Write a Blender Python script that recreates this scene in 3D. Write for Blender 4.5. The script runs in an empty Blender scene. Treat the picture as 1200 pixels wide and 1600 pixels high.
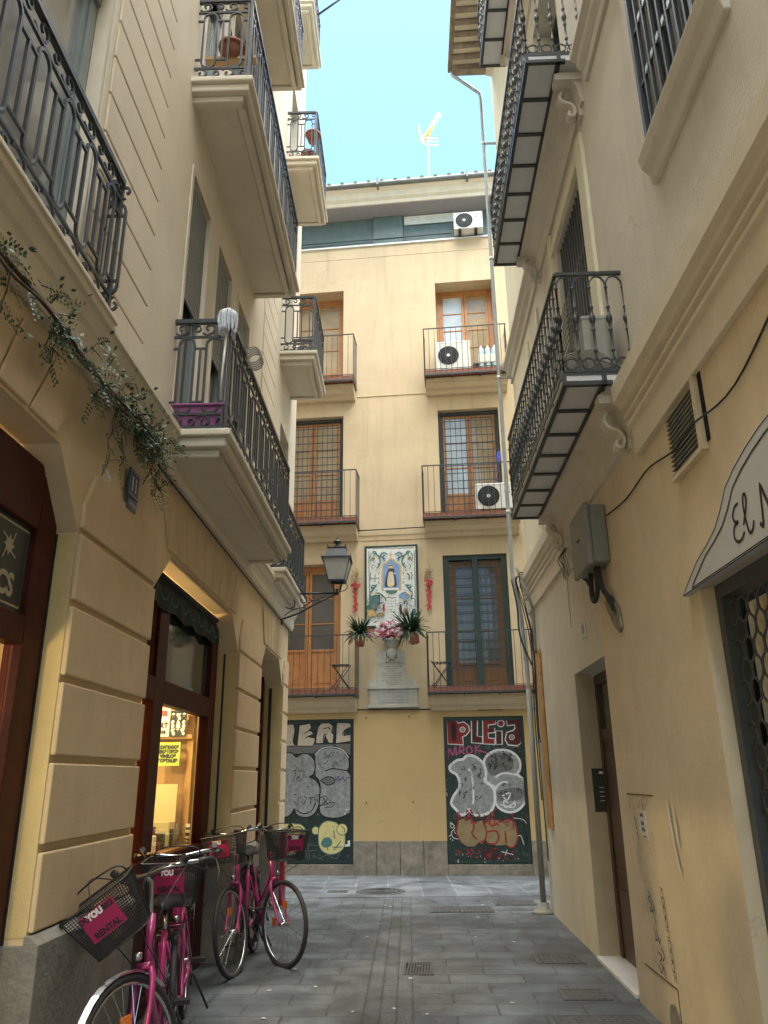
import bpy, bmesh, math, random
from mathutils import Vector, Matrix, geometry
R=math.radians; PI=math.pi; rnd=random.Random(7)
SC=bpy.context.scene; COL=SC.collection
# ---------------- camera ----------------
pt,rl=R(19.05),R(-.635)
U0=Vector((0,-math.sin(pt),math.cos(pt))); FW=Vector((0,math.cos(pt),math.sin(pt))); R0=Vector((1,0,0))
RT=R0*math.cos(rl)+U0*math.sin(rl); UP=U0*math.cos(rl)-R0*math.sin(rl)
cd=bpy.data.cameras.new('camera'); cam=bpy.data.objects.new('camera',cd); COL.objects.link(cam)
M=Matrix((RT,UP,-FW)).transposed().to_4x4(); M.translation=Vector((0,0,1.6)); cam.matrix_world=M
cd.sensor_fit='VERTICAL'; cd.sensor_height=36; cd.sensor_width=27; cd.lens=27.0; cd.clip_end=500; cd.clip_start=.05
SC.camera=cam
SC.render.resolution_x=768; SC.render.resolution_y=1024
# ---------------- world, sun, exposure ----------------
SUN_EL,SUN_AZ=R(83),R(180)      # high, behind the photographer, diffused
w=bpy.data.worlds.new('World'); SC.world=w; w.use_nodes=True; nt=w.node_tree; nt.nodes.clear()
sky=nt.nodes.new('ShaderNodeTexSky'); sky.sky_type='NISHITA'; sky.sun_disc=False; sky.sun_elevation=SUN_EL; sky.sun_rotation=SUN_AZ
sky.air_density=1.2; sky.dust_density=1.6; sky.ozone_density=1.0
tint=nt.nodes.new('ShaderNodeMix'); tint.data_type='RGBA'; tint.blend_type='MULTIPLY'; tint.inputs[0].default_value=1
tint.inputs[7].default_value=(0.74,1.0,1.03,1)
bg=nt.nodes.new('ShaderNodeBackground'); bg.inputs[1].default_value=.080
wo=nt.nodes.new('ShaderNodeOutputWorld')
nt.links.new(sky.outputs[0],tint.inputs[6]); nt.links.new(tint.outputs[2],bg.inputs[0]); nt.links.new(bg.outputs[0],wo.inputs[0])
sd=bpy.data.lights.new('sun','SUN'); sd.energy=3.6; sd.angle=R(90); sd.color=(1,.95,.86)
so=bpy.data.objects.new('sun',sd); COL.objects.link(so)
so.rotation_euler=Vector((math.sin(SUN_AZ)*math.cos(SUN_EL),math.cos(SUN_AZ)*math.cos(SUN_EL),math.sin(SUN_EL))).to_track_quat('Z','Y').to_euler()
vs=SC.view_settings; vs.view_transform='Standard'; vs.look='None'; vs.gamma=1; vs.exposure=2.5
# ---------------- frames: (u along wall, d out into the alley, z) ----------------
def frame(ox,oy,deg,side):
    a=R(deg)
    if side=='L': u=Vector((math.sin(a),math.cos(a),0)); n=Vector((math.cos(a),-math.sin(a),0))
    if side=='R': u=Vector((math.sin(a),math.cos(a),0)); n=Vector((-math.cos(a),math.sin(a),0))
    if side=='F': u=Vector((math.cos(a),math.sin(a),0)); n=Vector((math.sin(a),-math.cos(a),0))
    o=Vector((ox,oy,0))
    return lambda p: o+u*p[0]+n*p[1]+Vector((0,0,p[2]))
FL=frame(-1.70,0,1.32,'L'); FR=frame(1.66,0,1.94,'R'); FF=frame(0,14.5,-6,'F'); FW0=lambda p: Vector(p)
# ---------------- materials ----------------
MT={}
def new_mat(name):
    m=bpy.data.materials.new(name); m.use_nodes=True; MT[name]=m
    return m,m.node_tree,m.node_tree.nodes['Principled BSDF']
def mat(name,col,rough=.6,metal=0,var=.12,scale=6,bump=.0,bscale=40,spec=.5,coat=0,dirt=0,dirtcol=(.05,.045,.04),streak=0,emit=0,alpha=1,crack=0):
    m,t,b=new_mat(name); L=t.links.new
    b.inputs['Roughness'].default_value=rough; b.inputs['Metallic'].default_value=metal; b.inputs['Specular IOR Level'].default_value=spec
    b.inputs['Coat Weight'].default_value=coat
    geo=t.nodes.new('ShaderNodeNewGeometry')
    n=t.nodes.new('ShaderNodeTexNoise'); n.inputs['Scale'].default_value=scale; n.inputs['Detail'].default_value=6; n.inputs['Roughness'].default_value=.65
    L(geo.outputs['Position'],n.inputs['Vector'])
    rp=t.nodes.new('ShaderNodeMapRange'); rp.inputs[1].default_value=.3; rp.inputs[2].default_value=.7; rp.inputs[3].default_value=1-var; rp.inputs[4].default_value=1+var
    L(n.outputs['Fac'],rp.inputs[0])
    mx=t.nodes.new('ShaderNodeMix'); mx.data_type='RGBA'; mx.blend_type='MULTIPLY'; mx.inputs[0].default_value=1; mx.inputs[6].default_value=(*col,1)
    L(rp.outputs[0],mx.inputs[7]); out=mx.outputs[2]
    def dirtmix(out,vec_scale,sc,lo,hi,amt):
        mp=t.nodes.new('ShaderNodeMapping'); mp.inputs['Scale'].default_value=vec_scale; L(geo.outputs['Position'],mp.inputs[0])
        d=t.nodes.new('ShaderNodeTexNoise'); d.inputs['Scale'].default_value=sc; d.inputs['Detail'].default_value=8; d.inputs['Roughness'].default_value=.7; L(mp.outputs[0],d.inputs['Vector'])
        r=t.nodes.new('ShaderNodeMapRange'); r.inputs[1].default_value=lo; r.inputs[2].default_value=hi; r.inputs[3].default_value=0; r.inputs[4].default_value=amt; L(d.outputs['Fac'],r.inputs[0])
        x=t.nodes.new('ShaderNodeMix'); x.data_type='RGBA'; x.inputs[7].default_value=(*dirtcol,1); L(r.outputs[0],x.inputs[0]); L(out,x.inputs[6]); return x.outputs[2]
    if dirt: out=dirtmix(out,(1,1,.8),1.3,.5,.8,dirt)
    if streak: out=dirtmix(out,(3.2,3.2,.22),1.6,.52,.75,streak)
    if crack:
        nd=t.nodes.new('ShaderNodeTexNoise'); nd.inputs['Scale'].default_value=1.7; nd.inputs['Detail'].default_value=6; L(geo.outputs['Position'],nd.inputs['Vector'])
        va=t.nodes.new('ShaderNodeVectorMath'); va.operation='MULTIPLY_ADD'; va.inputs[1].default_value=(1.1,1.1,1.1); L(nd.outputs['Color'],va.inputs[0]); L(geo.outputs['Position'],va.inputs[2])
        vo=t.nodes.new('ShaderNodeTexVoronoi'); vo.feature='DISTANCE_TO_EDGE'; vo.inputs['Scale'].default_value=.55; L(va.outputs[0],vo.inputs['Vector'])
        r1=t.nodes.new('ShaderNodeMapRange'); r1.inputs[1].default_value=.0; r1.inputs[2].default_value=.0035; r1.inputs[3].default_value=crack; r1.inputs[4].default_value=0; L(vo.outputs['Distance'],r1.inputs[0])
        nm=t.nodes.new('ShaderNodeTexNoise'); nm.inputs['Scale'].default_value=.8; L(geo.outputs['Position'],nm.inputs['Vector'])
        r2=t.nodes.new('ShaderNodeMapRange'); r2.inputs[1].default_value=.48; r2.inputs[2].default_value=.58; L(nm.outputs['Fac'],r2.inputs[0])
        mm=t.nodes.new('ShaderNodeMath'); mm.operation='MULTIPLY'; L(r1.outputs[0],mm.inputs[0]); L(r2.outputs[0],mm.inputs[1])
        x=t.nodes.new('ShaderNodeMix'); x.data_type='RGBA'; x.inputs[7].default_value=(col[0]*.35,col[1]*.33,col[2]*.3,1); L(mm.outputs[0],x.inputs[0]); L(out,x.inputs[6]); out=x.outputs[2]
    L(out,b.inputs['Base Color'])
    if bump:
        n2=t.nodes.new('ShaderNodeTexNoise'); n2.inputs['Scale'].default_value=bscale; n2.inputs['Detail'].default_value=5; L(geo.outputs['Position'],n2.inputs['Vector'])
        bp=t.nodes.new('ShaderNodeBump'); bp.inputs['Strength'].default_value=bump; bp.inputs['Distance'].default_value=.02; L(n2.outputs['Fac'],bp.inputs['Height']); L(bp.outputs[0],b.inputs['Normal'])
    if emit: b.inputs['Emission Color'].default_value=(*col,1); b.inputs['Emission Strength'].default_value=emit
    return m
def glass(name,tint=(.9,.95,.95),mixf=.75,rough=.02):
    m,t,b=new_mat(name); t.nodes.remove(b); L=t.links.new
    o=t.nodes['Material Output']; tr=t.nodes.new('ShaderNodeBsdfTransparent'); tr.inputs[0].default_value=(*tint,1)
    gl=t.nodes.new('ShaderNodeBsdfGlossy'); gl.inputs['Roughness'].default_value=rough
    fr=t.nodes.new('ShaderNodeFresnel'); fr.inputs[0].default_value=1.7; mx=t.nodes.new('ShaderNodeMixShader')
    L(fr.outputs[0],mx.inputs[0]); L(tr.outputs[0],mx.inputs[1]); L(gl.outputs[0],mx.inputs[2]); L(mx.outputs[0],o.inputs[0]); return m
mat('plaster_left',(.72,.56,.345),.85,var=.06,scale=2.5,bump=.1,bscale=60,dirt=.25,dirtcol=(.40,.32,.22),streak=.22)
mat('plaster_left_upper',(.74,.65,.51),.85,var=.05,scale=2,bump=.2,bscale=90,dirt=.12,dirtcol=(.40,.34,.26),streak=.14,crack=0.3)
mat('plaster_block',(.68,.515,.315),.8,var=.07,scale=3,bump=.07,bscale=50,dirt=.3,dirtcol=(.40,.31,.21),streak=.2)
mat('plaster_jamb',(.68,.52,.25),.8,var=.07,scale=4,bump=.2,bscale=60,dirt=.25,dirtcol=(.33,.25,.13),streak=.2)
mat('trim_cream',(.72,.65,.52),.75,var=.05,scale=5,bump=.15,bscale=60,dirt=.12,dirtcol=(.3,.26,.2),streak=.1)
mat('stone_grey',(.24,.225,.19),.8,var=.25,scale=5,bump=.35,bscale=30,dirt=.4,dirtcol=(.10,.095,.08))
mat('facade_plaster',(.57,.455,.295),.88,var=.07,scale=1.6,bump=.2,bscale=80,dirt=.45,dirtcol=(.38,.28,.175),streak=.55,crack=0.5)
mat('facade_ochre',(.54,.38,.18),.85,var=.04,scale=2.5,bump=.2,bscale=80,dirt=.1,dirtcol=(.46,.33,.17),streak=.08,crack=0.35)
mat('facade_stone',(.25,.215,.17),.85,var=.4,scale=6,bump=.4,bscale=30,dirt=.45,dirtcol=(.09,.08,.07))
mat('plaster_right',(.65,.555,.40),.88,var=.08,scale=2.2,bump=.10,bscale=22,dirt=.5,dirtcol=(.50,.41,.29),streak=.35,crack=0.3)
mat('plaster_right_upper',(.66,.61,.52),.88,var=.06,scale=1.8,bump=.18,bscale=60,dirt=.35,dirtcol=(.40,.36,.31),streak=.38,crack=0.5)
mat('plaster_right_far',(.62,.57,.46),.88,var=.07,scale=2.5,bump=.12,bscale=30,dirt=.45,dirtcol=(.38,.34,.27),streak=.3,crack=0.5)
mat('plaster_pale',(.74,.69,.52),.88,var=.05,scale=2.5,bump=.25,bscale=60,dirt=.12,dirtcol=(.5,.45,.33),streak=.15,crack=0.3)
mat('iron_black',(.04,.047,.05),.42,var=.25,scale=20,spec=.5)
mat('iron_grey',(.055,.066,.075),.45,var=.2,scale=20,spec=.5)
mat('tile_white',(.66,.69,.72),.35,var=.06,scale=8,dirt=.2,dirtcol=(.3,.3,.28))
mat('brick_edge',(.30,.125,.085),.8,var=.3,scale=25,bump=.3,bscale=60,dirt=.3,dirtcol=(.12,.07,.06))
mat('wood_orange',(.42,.19,.065),.45,var=.22,scale=7,bump=.1,bscale=40,streak=.25,dirtcol=(.2,.08,.03))
mat('wood_red',(.065,.013,.008),.45,var=.3,scale=8,spec=.15)
mat('wood_dark',(.05,.022,.014),.4,var=.3,scale=9,coat=.15,dirt=.2)
mat('wood_light',(.42,.25,.10),.5,var=.18,scale=6,streak=.3,dirtcol=(.25,.13,.05))
mat('wood_worn',(.44,.235,.085),.65,var=.3,scale=9,bump=.3,bscale=50,streak=.6,dirtcol=(.2,.1,.04))
mat('green_metal',(.014,.034,.030),.4,var=.25,scale=12,dirt=.25,dirtcol=(.05,.06,.05))
mat('attic_green',(.11,.16,.16),.5,var=.15,scale=8)
mat('blue_grey_frame',(.26,.32,.34),.35,var=.1,scale=8)
mat('curtain_white',(.62,.62,.60),.8,var=.1,scale=12)
mat('curtain_tan',(.50,.36,.2),.7,var=.2,scale=12,streak=.3,dirtcol=(.3,.2,.1))
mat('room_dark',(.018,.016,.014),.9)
mat('room_warm',(.46,.34,.16),.8,var=.1)
mat('blind_grey',(.22,.23,.23),.55,var=.08,scale=10)
mat('blind_pale',(.72,.76,.74),.6,var=.08,scale=10)
mat('zinc',(.44,.48,.50),.4,metal=.5,var=.15,scale=10,dirt=.2)
mat('roof_tile',(.25,.2,.15),.85,var=.35,scale=8,bump=.4,bscale=30,dirt=.4)
mat('white_paint',(.66,.67,.66),.45,var=.05,scale=6,dirt=.08,dirtcol=(.4,.4,.38))
mat('sign_white',(.50,.52,.54),.5,var=.04,scale=4,dirt=.1,dirtcol=(.35,.36,.36))
mat('ink_black',(.012,.012,.014),.6,var=.1)
mat('ink_white',(.72,.73,.74),.6,var=.12,scale=18)
mat('ink_silver',(.30,.31,.31),.5,var=.3,scale=14,streak=.5,dirtcol=(.12,.125,.13))
mat('ink_cream',(.60,.52,.41),.6,var=.12,scale=10)
mat('ink_red',(.28,.02,.02),.6,var=.3,scale=14)
mat('ink_darkred',(.09,.012,.012),.6,var=.3,scale=14)
mat('ink_pink',(.42,.08,.22),.6)
mat('ink_yellow',(.66,.57,.24),.6,var=.12,scale=9)
mat('ink_tan',(.27,.20,.095),.6,var=.2,scale=9)
mat('ink_teal',(.06,.16,.16),.6,var=.2)
mat('ink_green',(.04,.15,.11),.5,var=.2)
mat('ink_blue',(.17,.30,.58),.4,var=.1)
mat('ink_ochre',(.55,.38,.14),.45,var=.15)
mat('ink_brown',(.06,.035,.02),.5)
mat('jamb_shade_brown',(.40,.335,.235),.85,var=.08,scale=4,bump=.1,bscale=30,dirt=.3,dirtcol=(.25,.21,.15)); mat('ink_grey',(.16,.16,.155),.6); mat('ink_faded',(.26,.25,.22),.7); mat('gutter_grey',(.15,.16,.15),.5,var=.2,dirt=.3); mat('soffit_grey',(.34,.32,.32),.8,var=.06); mat('wood_brown',(.17,.09,.04),.5,var=.2,streak=.3,dirtcol=(.08,.04,.02))
mat('ink_purple',(.14,.07,.26),.6)
mat('ceramic_white',(.70,.72,.70),.2,var=.05,scale=30)
mat('marble',(.60,.60,.58),.35,var=.12,scale=6,dirt=.2,dirtcol=(.4,.4,.38))
mat('marble_old',(.43,.42,.36),.6,var=.12,scale=8,bump=.1,dirt=.35,dirtcol=(.28,.27,.22))
mat('marble_grey',(.36,.37,.36),.5,var=.12,scale=8,dirt=.2)
mat('terracotta',(.30,.115,.06),.75,var=.2,scale=14,dirt=.2)
mat('leaf_dark',(.022,.05,.026),.5,var=.4,scale=30)
mat('leaf_mid',(.05,.095,.045),.55,var=.4,scale=25)
mat('leaf_pale',(.075,.12,.06),.6,var=.3,scale=25)
mat('stem_brown',(.10,.065,.04),.8,var=.3)
mat('straw',(.34,.27,.14),.8,var=.3,scale=30)
mat('petal_red',(.42,.03,.035),.55,var=.3,scale=30)
mat('petal_pink',(.58,.14,.28),.55,var=.3,scale=40)
mat('petal_white',(.72,.68,.66),.6,var=.1)
mat('bike_pink',(.42,.026,.155),.33,var=.06,coat=.4)
mat('sign_magenta',(.30,.014,.075),.45,var=.08)
mat('rubber',(.022,.022,.024),.7,var=.25,scale=30,dirt=.2,dirtcol=(.07,.065,.06))
mat('black_plastic',(.02,.02,.022),.45,var=.2)
mat('chrome',(.62,.63,.64),.22,metal=1,var=.08)
mat('reflector_orange',(.65,.16,.02),.3)
mat('ac_white',(.66,.66,.63),.5,var=.04,dirt=.12,dirtcol=(.4,.38,.33))
mat('ac_dirty',(.34,.34,.30),.6,var=.1,dirt=.3); mat('ac_grille',(.09,.10,.105),.5)
mat('purple_plastic',(.27,.075,.22),.5,var=.08)
mat('cloth_white',(.68,.72,.78),.9,var=.08)
mat('lamp_iron',(.03,.04,.042),.4,var=.2)
mat('frosted',(.52,.50,.46),.35,var=.15,scale=6)
mat('box_grey',(.20,.20,.175),.55,var=.12,scale=8,dirt=.25)
mat('sign_blue',(.035,.07,.15),.4,var=.1)
mat('plastic_blue',(.02,.06,.5),.5)
mat('bottle_blue',(.42,.58,.62),.3,var=.1)
mat('fabric_teal',(.018,.03,.036),.8,var=.5,scale=16)
mat('paper_white',(.66,.66,.6),.7,var=.05); mat('paper_green',(.40,.55,.08),.7,var=.06); mat('paper_cream',(.62,.55,.30),.7,var=.05)
mat('board_black',(.03,.033,.03),.4,var=.15); mat('gold',(.48,.42,.30),.5)
mat('cable_black',(.02,.02,.02),.6); mat('cable_grey',(.25,.24,.2),.7,var=.15)
mat('lamp_glow',(1,.78,.45),.5,emit=6)
mat('aerial',(.75,.72,.62),.4,metal=.3); mat('aerial_yellow',(.8,.5,.05),.5)
mat('cover_metal',(.11,.11,.11),.55,metal=.4,var=.3,scale=25,bump=.3); mat('hole_black',(.006,.006,.006),.9)
glass('pane_clear'); 
def pane_mat(name,col,rough=.06,spec=1.0):
    m=mat(name,col,rough,var=.25,scale=2.0,spec=spec*.6,coat=.35); m.node_tree.nodes['Principled BSDF'].inputs['Coat Roughness'].default_value=.03; return m
pane_mat('pane_dark',(.055,.065,.062),spec=1.2); pane_mat('pane_curtain',(.10,.097,.09),spec=.5); pane_mat('pane_tan',(.36,.28,.175)); pane_mat('pane_painted_sky',(.50,.55,.58)); pane_mat('pane_bluegrey',(.30,.31,.31),spec=1.3)  # sky pane and blue-grey pane: bright reflections are painted into the base colour
def paving(name,c1,c2,mortar,w,h,rot,ms=.012,rough=.55):
    m,t,b=new_mat(name); L=t.links.new
    geo=t.nodes.new('ShaderNodeNewGeometry'); mp=t.nodes.new('ShaderNodeMapping'); mp.inputs['Rotation'].default_value=(0,0,rot); L(geo.outputs['Position'],mp.inputs[0])
    br=t.nodes.new('ShaderNodeTexBrick'); br.inputs['Scale'].default_value=1; br.inputs['Brick Width'].default_value=w; br.inputs['Row Height'].default_value=h; br.inputs['Mortar Size'].default_value=ms; br.inputs['Mortar Smooth'].default_value=.25
    br.inputs['Color1'].default_value=(*c1,1); br.inputs['Color2'].default_value=(*c2,1); br.inputs['Mortar'].default_value=(*mortar,1); L(mp.outputs[0],br.inputs[0])
    n=t.nodes.new('ShaderNodeTexNoise'); n.inputs['Scale'].default_value=3.2; n.inputs['Detail'].default_value=9; n.inputs['Roughness'].default_value=.7; L(geo.outputs['Position'],n.inputs['Vector'])
    r=t.nodes.new('ShaderNodeMapRange'); r.inputs[1].default_value=.3; r.inputs[2].default_value=.7; r.inputs[3].default_value=.72; r.inputs[4].default_value=1.35; L(n.outputs['Fac'],r.inputs[0])
    mx=t.nodes.new('ShaderNodeMix'); mx.data_type='RGBA'; mx.blend_type='MULTIPLY'; mx.inputs[0].default_value=1; L(br.outputs[0],mx.inputs[6]); L(r.outputs[0],mx.inputs[7])
    n3=t.nodes.new('ShaderNodeTexNoise'); n3.inputs['Scale'].default_value=.9; n3.inputs['Detail'].default_value=4; n3.inputs['Distortion'].default_value=1.5; L(geo.outputs['Position'],n3.inputs['Vector'])
    r3=t.nodes.new('ShaderNodeMapRange'); r3.inputs[1].default_value=.35; r3.inputs[2].default_value=.65; r3.inputs[3].default_value=.62; r3.inputs[4].default_value=1.25; L(n3.outputs['Fac'],r3.inputs[0])
    m3=t.nodes.new('ShaderNodeMix'); m3.data_type='RGBA'; m3.blend_type='MULTIPLY'; m3.inputs[0].default_value=1; L(mx.outputs[2],m3.inputs[6]); L(r3.outputs[0],m3.inputs[7])
    vo=t.nodes.new('ShaderNodeTexVoronoi'); vo.inputs['Scale'].default_value=3.4; L(geo.outputs['Position'],vo.inputs['Vector'])
    rv=t.nodes.new('ShaderNodeMapRange'); rv.inputs[1].default_value=.05; rv.inputs[2].default_value=.075; rv.inputs[3].default_value=.55; rv.inputs[4].default_value=0; L(vo.outputs['Distance'],rv.inputs[0])
    m4=t.nodes.new('ShaderNodeMix'); m4.data_type='RGBA'; m4.inputs[7].default_value=(.03,.03,.03,1); L(rv.outputs[0],m4.inputs[0]); L(m3.outputs[2],m4.inputs[6]); L(m4.outputs[2],b.inputs['Base Color'])
    rr=t.nodes.new('ShaderNodeMapRange'); rr.inputs[1].default_value=.35; rr.inputs[2].default_value=.65; rr.inputs[3].default_value=rough-.15; rr.inputs[4].default_value=rough+.15; L(n.outputs['Fac'],rr.inputs[0]); L(rr.outputs[0],b.inputs['Roughness'])
    n2=t.nodes.new('ShaderNodeTexNoise'); n2.inputs['Scale'].default_value=45; n2.inputs['Detail'].default_value=5; L(geo.outputs['Position'],n2.inputs['Vector'])
    ad=t.nodes.new('ShaderNodeMath'); ad.operation='MULTIPLY_ADD'; ad.inputs[1].default_value=-1.2; L(br.outputs['Fac'],ad.inputs[0]); L(n2.outputs['Fac'],ad.inputs[2])
    bp=t.nodes.new('ShaderNodeBump'); bp.inputs['Strength'].default_value=.5; bp.inputs['Distance'].default_value=.008; L(ad.outputs[0],bp.inputs['Height']); L(bp.outputs[0],b.inputs['Normal'])
paving('paving_alley',(.088,.099,.108),(.112,.124,.132),(.052,.056,.06),.62,.30,R(1.5),.008)
paving('paving_street',(.12,.135,.15),(.155,.17,.185),(.20,.21,.22),.85,.50,R(90),.014,.5)
paving('paving_channel',(.090,.101,.109),(.110,.121,.129),(.058,.061,.064),.75,.118,R(91.5),.008)
# ---------------- mesh builder ----------------
def T(x,y,z): return Vector((x,y,z))
class MB:
    def __init__(s,fr=FW0): s.v=[];s.f=[];s.mi=[];s.fr=fr;s.m=0;s.sm=[]; s.smooth=False
    def add(s,vs,fs):
        n=len(s.v); s.v+=[s.fr(p) for p in vs]
        for f in fs: s.f.append([n+i for i in f]); s.mi.append(s.m); s.sm.append(s.smooth)
        return s
    def box(s,a0,a1,b0,b1,c0,c1):
        return s.add([(a,b,c) for a in (a0,a1) for b in (b0,b1) for c in (c0,c1)],[(0,1,3,2),(4,6,7,5),(0,4,5,1),(2,3,7,6),(0,2,6,4),(1,5,7,3)])
    def quad(s,*p): return s.add(p,[tuple(range(len(p)))])
    def fill(s,pts,d):      # flat polygon in the (u,z) plane at depth d
        v=[Vector((p[0],p[1],0)) for p in pts]; tr=geometry.tessellate_polygon([v])
        return s.add([(p[0],d,p[1]) for p in pts],[tuple(t) for t in tr])
    def prism(s,pts,d0,d1,ax=1):  # polygon extruded; ax 1: (u,z) poly along d; 0: (d,z) along u; 2: (u,d) along z
        n=len(pts); v=[Vector((p[0],p[1],0)) for p in pts]; tr=[tuple(t) for t in geometry.tessellate_polygon([v])]
        def mk(p,k): return (p[0],k,p[1]) if ax==1 else ((k,p[0],p[1]) if ax==0 else (p[0],p[1],k))
        vs=[mk(p,d0) for p in pts]+[mk(p,d1) for p in pts]
        fs=list(tr)+[tuple(i+n for i in t) for t in tr]+[(i,(i+1)%n,(i+1)%n+n,i+n) for i in range(n)]
        return s.add(vs,fs)
    def tube(s,pts,r,n=5,closed=False,cap=True):
        P=[s.fr(p) for p in pts]; m=len(P)
        if m<2: return s
        rad=r if isinstance(r,(list,tuple)) else [r]*m
        base=len(s.v); prev=None
        for i in range(m):
            a=P[(i-1)%m] if (closed or i>0) else P[i]; b=P[(i+1)%m] if (closed or i<m-1) else P[i]
            t=(b-a); t=t.normalized() if t.length>1e-9 else Vector((0,0,1))
            if prev is None:
                ref=Vector((0,0,1)) if abs(t.z)<.9 else Vector((1,0,0)); x=t.cross(ref).normalized()
            else:
                x=prev-t*prev.dot(t); x=x.normalized() if x.length>1e-6 else t.orthogonal().normalized()
            prev=x; y=t.cross(x)
            for k in range(n):
                an=2*PI*(k+.5)/n; s.v.append(P[i]+(x*math.cos(an)+y*math.sin(an))*rad[i])
        for i in range(m if closed else m-1):
            j=(i+1)%m
            for k in range(n):
                s.f.append([base+i*n+k,base+i*n+(k+1)%n,base+j*n+(k+1)%n,base+j*n+k]); s.mi.append(s.m); s.sm.append(n>4)
        if cap and not closed:
            s.f.append([base+k for k in range(n)]); s.mi.append(s.m); s.sm.append(False)
            s.f.append([base+(m-1)*n+k for k in range(n)]); s.mi.append(s.m); s.sm.append(False)
        return s
    def lathe(s,c,prof,n=16,cap=True,sx=1,sy=1):
        base=len(s.v)
        for r,z in prof:
            for k in range(n):
                a=2*PI*k/n; s.v.append(s.fr((c[0]+r*sx*math.cos(a),c[1]+r*sy*math.sin(a),c[2]+z)))
        for i in range(len(prof)-1):
            for k in range(n):
                s.f.append([base+i*n+k,base+i*n+(k+1)%n,base+(i+1)*n+(k+1)%n,base+(i+1)*n+k]); s.mi.append(s.m); s.sm.append(n>8)
        if cap:
            for i in (0,len(prof)-1):
                s.f.append([base+i*n+k for k in range(n)]); s.mi.append(s.m); s.sm.append(False)
        return s
    def disc(s,c,r,n=24,ax=1,t=.01):   # disc facing d axis
        pts=[(c[0]+r*math.cos(2*PI*k/n),c[2]+r*math.sin(2*PI*k/n)) for k in range(n)]
        return s.prism(pts,c[1],c[1]+t)
    def ribbon(s,pts,wd,d,closed=False):   # flat stroke in (u,z) plane
        m=len(pts); vs=[]
        for i in range(m):
            a=pts[(i-1)%m] if (closed or i>0) else pts[i]; b=pts[(i+1)%m] if (closed or i<m-1) else pts[i]
            tx,tz=b[0]-a[0],b[1]-a[1]; l=math.hypot(tx,tz) or 1; nx,nz=-tz/l,tx/l
            k=wd/2*(1 if closed or 0<i<m-1 else .6)
            vs+=[(pts[i][0]+nx*k,d,pts[i][1]+nz*k),(pts[i][0]-nx*k,d,pts[i][1]-nz*k)]
        return s.add(vs,[(2*i,2*i+1,2*((i+1)%m)+1,2*((i+1)%m)) for i in range(m if closed else m-1)])
    def nxt(s): s.cuts=getattr(s,'cuts',[])+[(len(s.v),len(s.f))]; return s
    def build_each(s,name,mats,parent=None,**k):
        c=[(0,0)]+getattr(s,'cuts',[]); out=[]
        if c[-1][1]<len(s.f): c.append((len(s.v),len(s.f)))
        for (v0,f0),(v1,f1) in zip(c[:-1],c[1:]):
            q=MB(s.fr); q.v=s.v[v0:v1]; q.f=[[i-v0 for i in f] for f in s.f[f0:f1]]; q.mi=s.mi[f0:f1]; q.sm=s.sm[f0:f1]
            if q.f: out.append(q.build(name,mats,parent,**k))
        return out
    def build(s,name,mats,parent=None,P=None,bevel=0,merge=True):
        if isinstance(mats,str): mats=[mats]
        if P is None: P=PT.get(parent.name,Vector((0,0,0))) if parent else None
        if P is None:
            xs=[v.x for v in s.v];ys=[v.y for v in s.v];zs=[v.z for v in s.v]; P=Vector(((min(xs)+max(xs))/2,(min(ys)+max(ys))/2,min(zs)))
        me=bpy.data.meshes.new(name); me.from_pydata([v-P for v in s.v],[],s.f)
        for m in mats: me.materials.append(MT[m])
        me.polygons.foreach_set('material_index',s.mi); me.polygons.foreach_set('use_smooth',s.sm)
        if len(s.f)<60000:
            bm=bmesh.new(); bm.from_mesh(me)
            if merge: bmesh.ops.remove_doubles(bm,verts=bm.verts,dist=1e-5)
            bmesh.ops.recalc_face_normals(bm,faces=bm.faces); bm.to_mesh(me); bm.free()
        o=bpy.data.objects.new(name,me); COL.objects.link(o)
        if parent: o.parent=parent; PT[o.name]=P
        else: o.location=P; PT[o.name]=P
        if bevel:
            b=o.modifiers.new('bevel','BEVEL'); b.width=bevel; b.segments=2; b.limit_method='ANGLE'; b.angle_limit=R(40)
        return o
PT={}
def tag(o,label=None,cat=None,group=None,kind=None):
    if label: o['label']=label
    if cat: o['category']=cat
    if group: o['group']=group
    if kind: o['kind']=kind
    return o
def thing(name,label,cat,P=(0,0,0),group=None):
    o=bpy.data.objects.new(name,None); COL.objects.link(o); o.location=Vector(P); o.empty_display_size=.1; PT[o.name]=Vector(P)
    return tag(o,label,cat,group)
def lthing(name,label,cat,loc,rot=(0,0,0),group=None):   # thing whose parts are modelled in local coordinates
    o=thing(name,label,cat,loc,group); o.rotation_euler=rot; PT[o.name]=Vector((0,0,0)); return o
def dup(o,parent=None):
    c=o.copy(); COL.objects.link(c); c.parent=parent; PT[c.name]=PT[o.name]
    for k in list(o.children): dup(k,c)
    return c
def text_mesh(txt,size,font_sx=1,bold=0,shear=0,align='CENTER'):
    cu=bpy.data.curves.new('t','FONT'); cu.body=txt; cu.size=size; cu.align_x=align; cu.align_y='CENTER'; cu.offset=bold; cu.shear=shear; cu.resolution_u=3
    o=bpy.data.objects.new('t',cu); COL.objects.link(o); bpy.context.view_layer.update()
    me=bpy.data.meshes.new_from_object(o.evaluated_get(bpy.context.evaluated_depsgraph_get()))
    v=[(x.co.x*font_sx,x.co.y) for x in me.vertices]; f=[tuple(p.vertices) for p in me.polygons]
    bpy.data.objects.remove(o); bpy.data.curves.remove(cu); bpy.data.meshes.remove(me); return v,f
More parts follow.
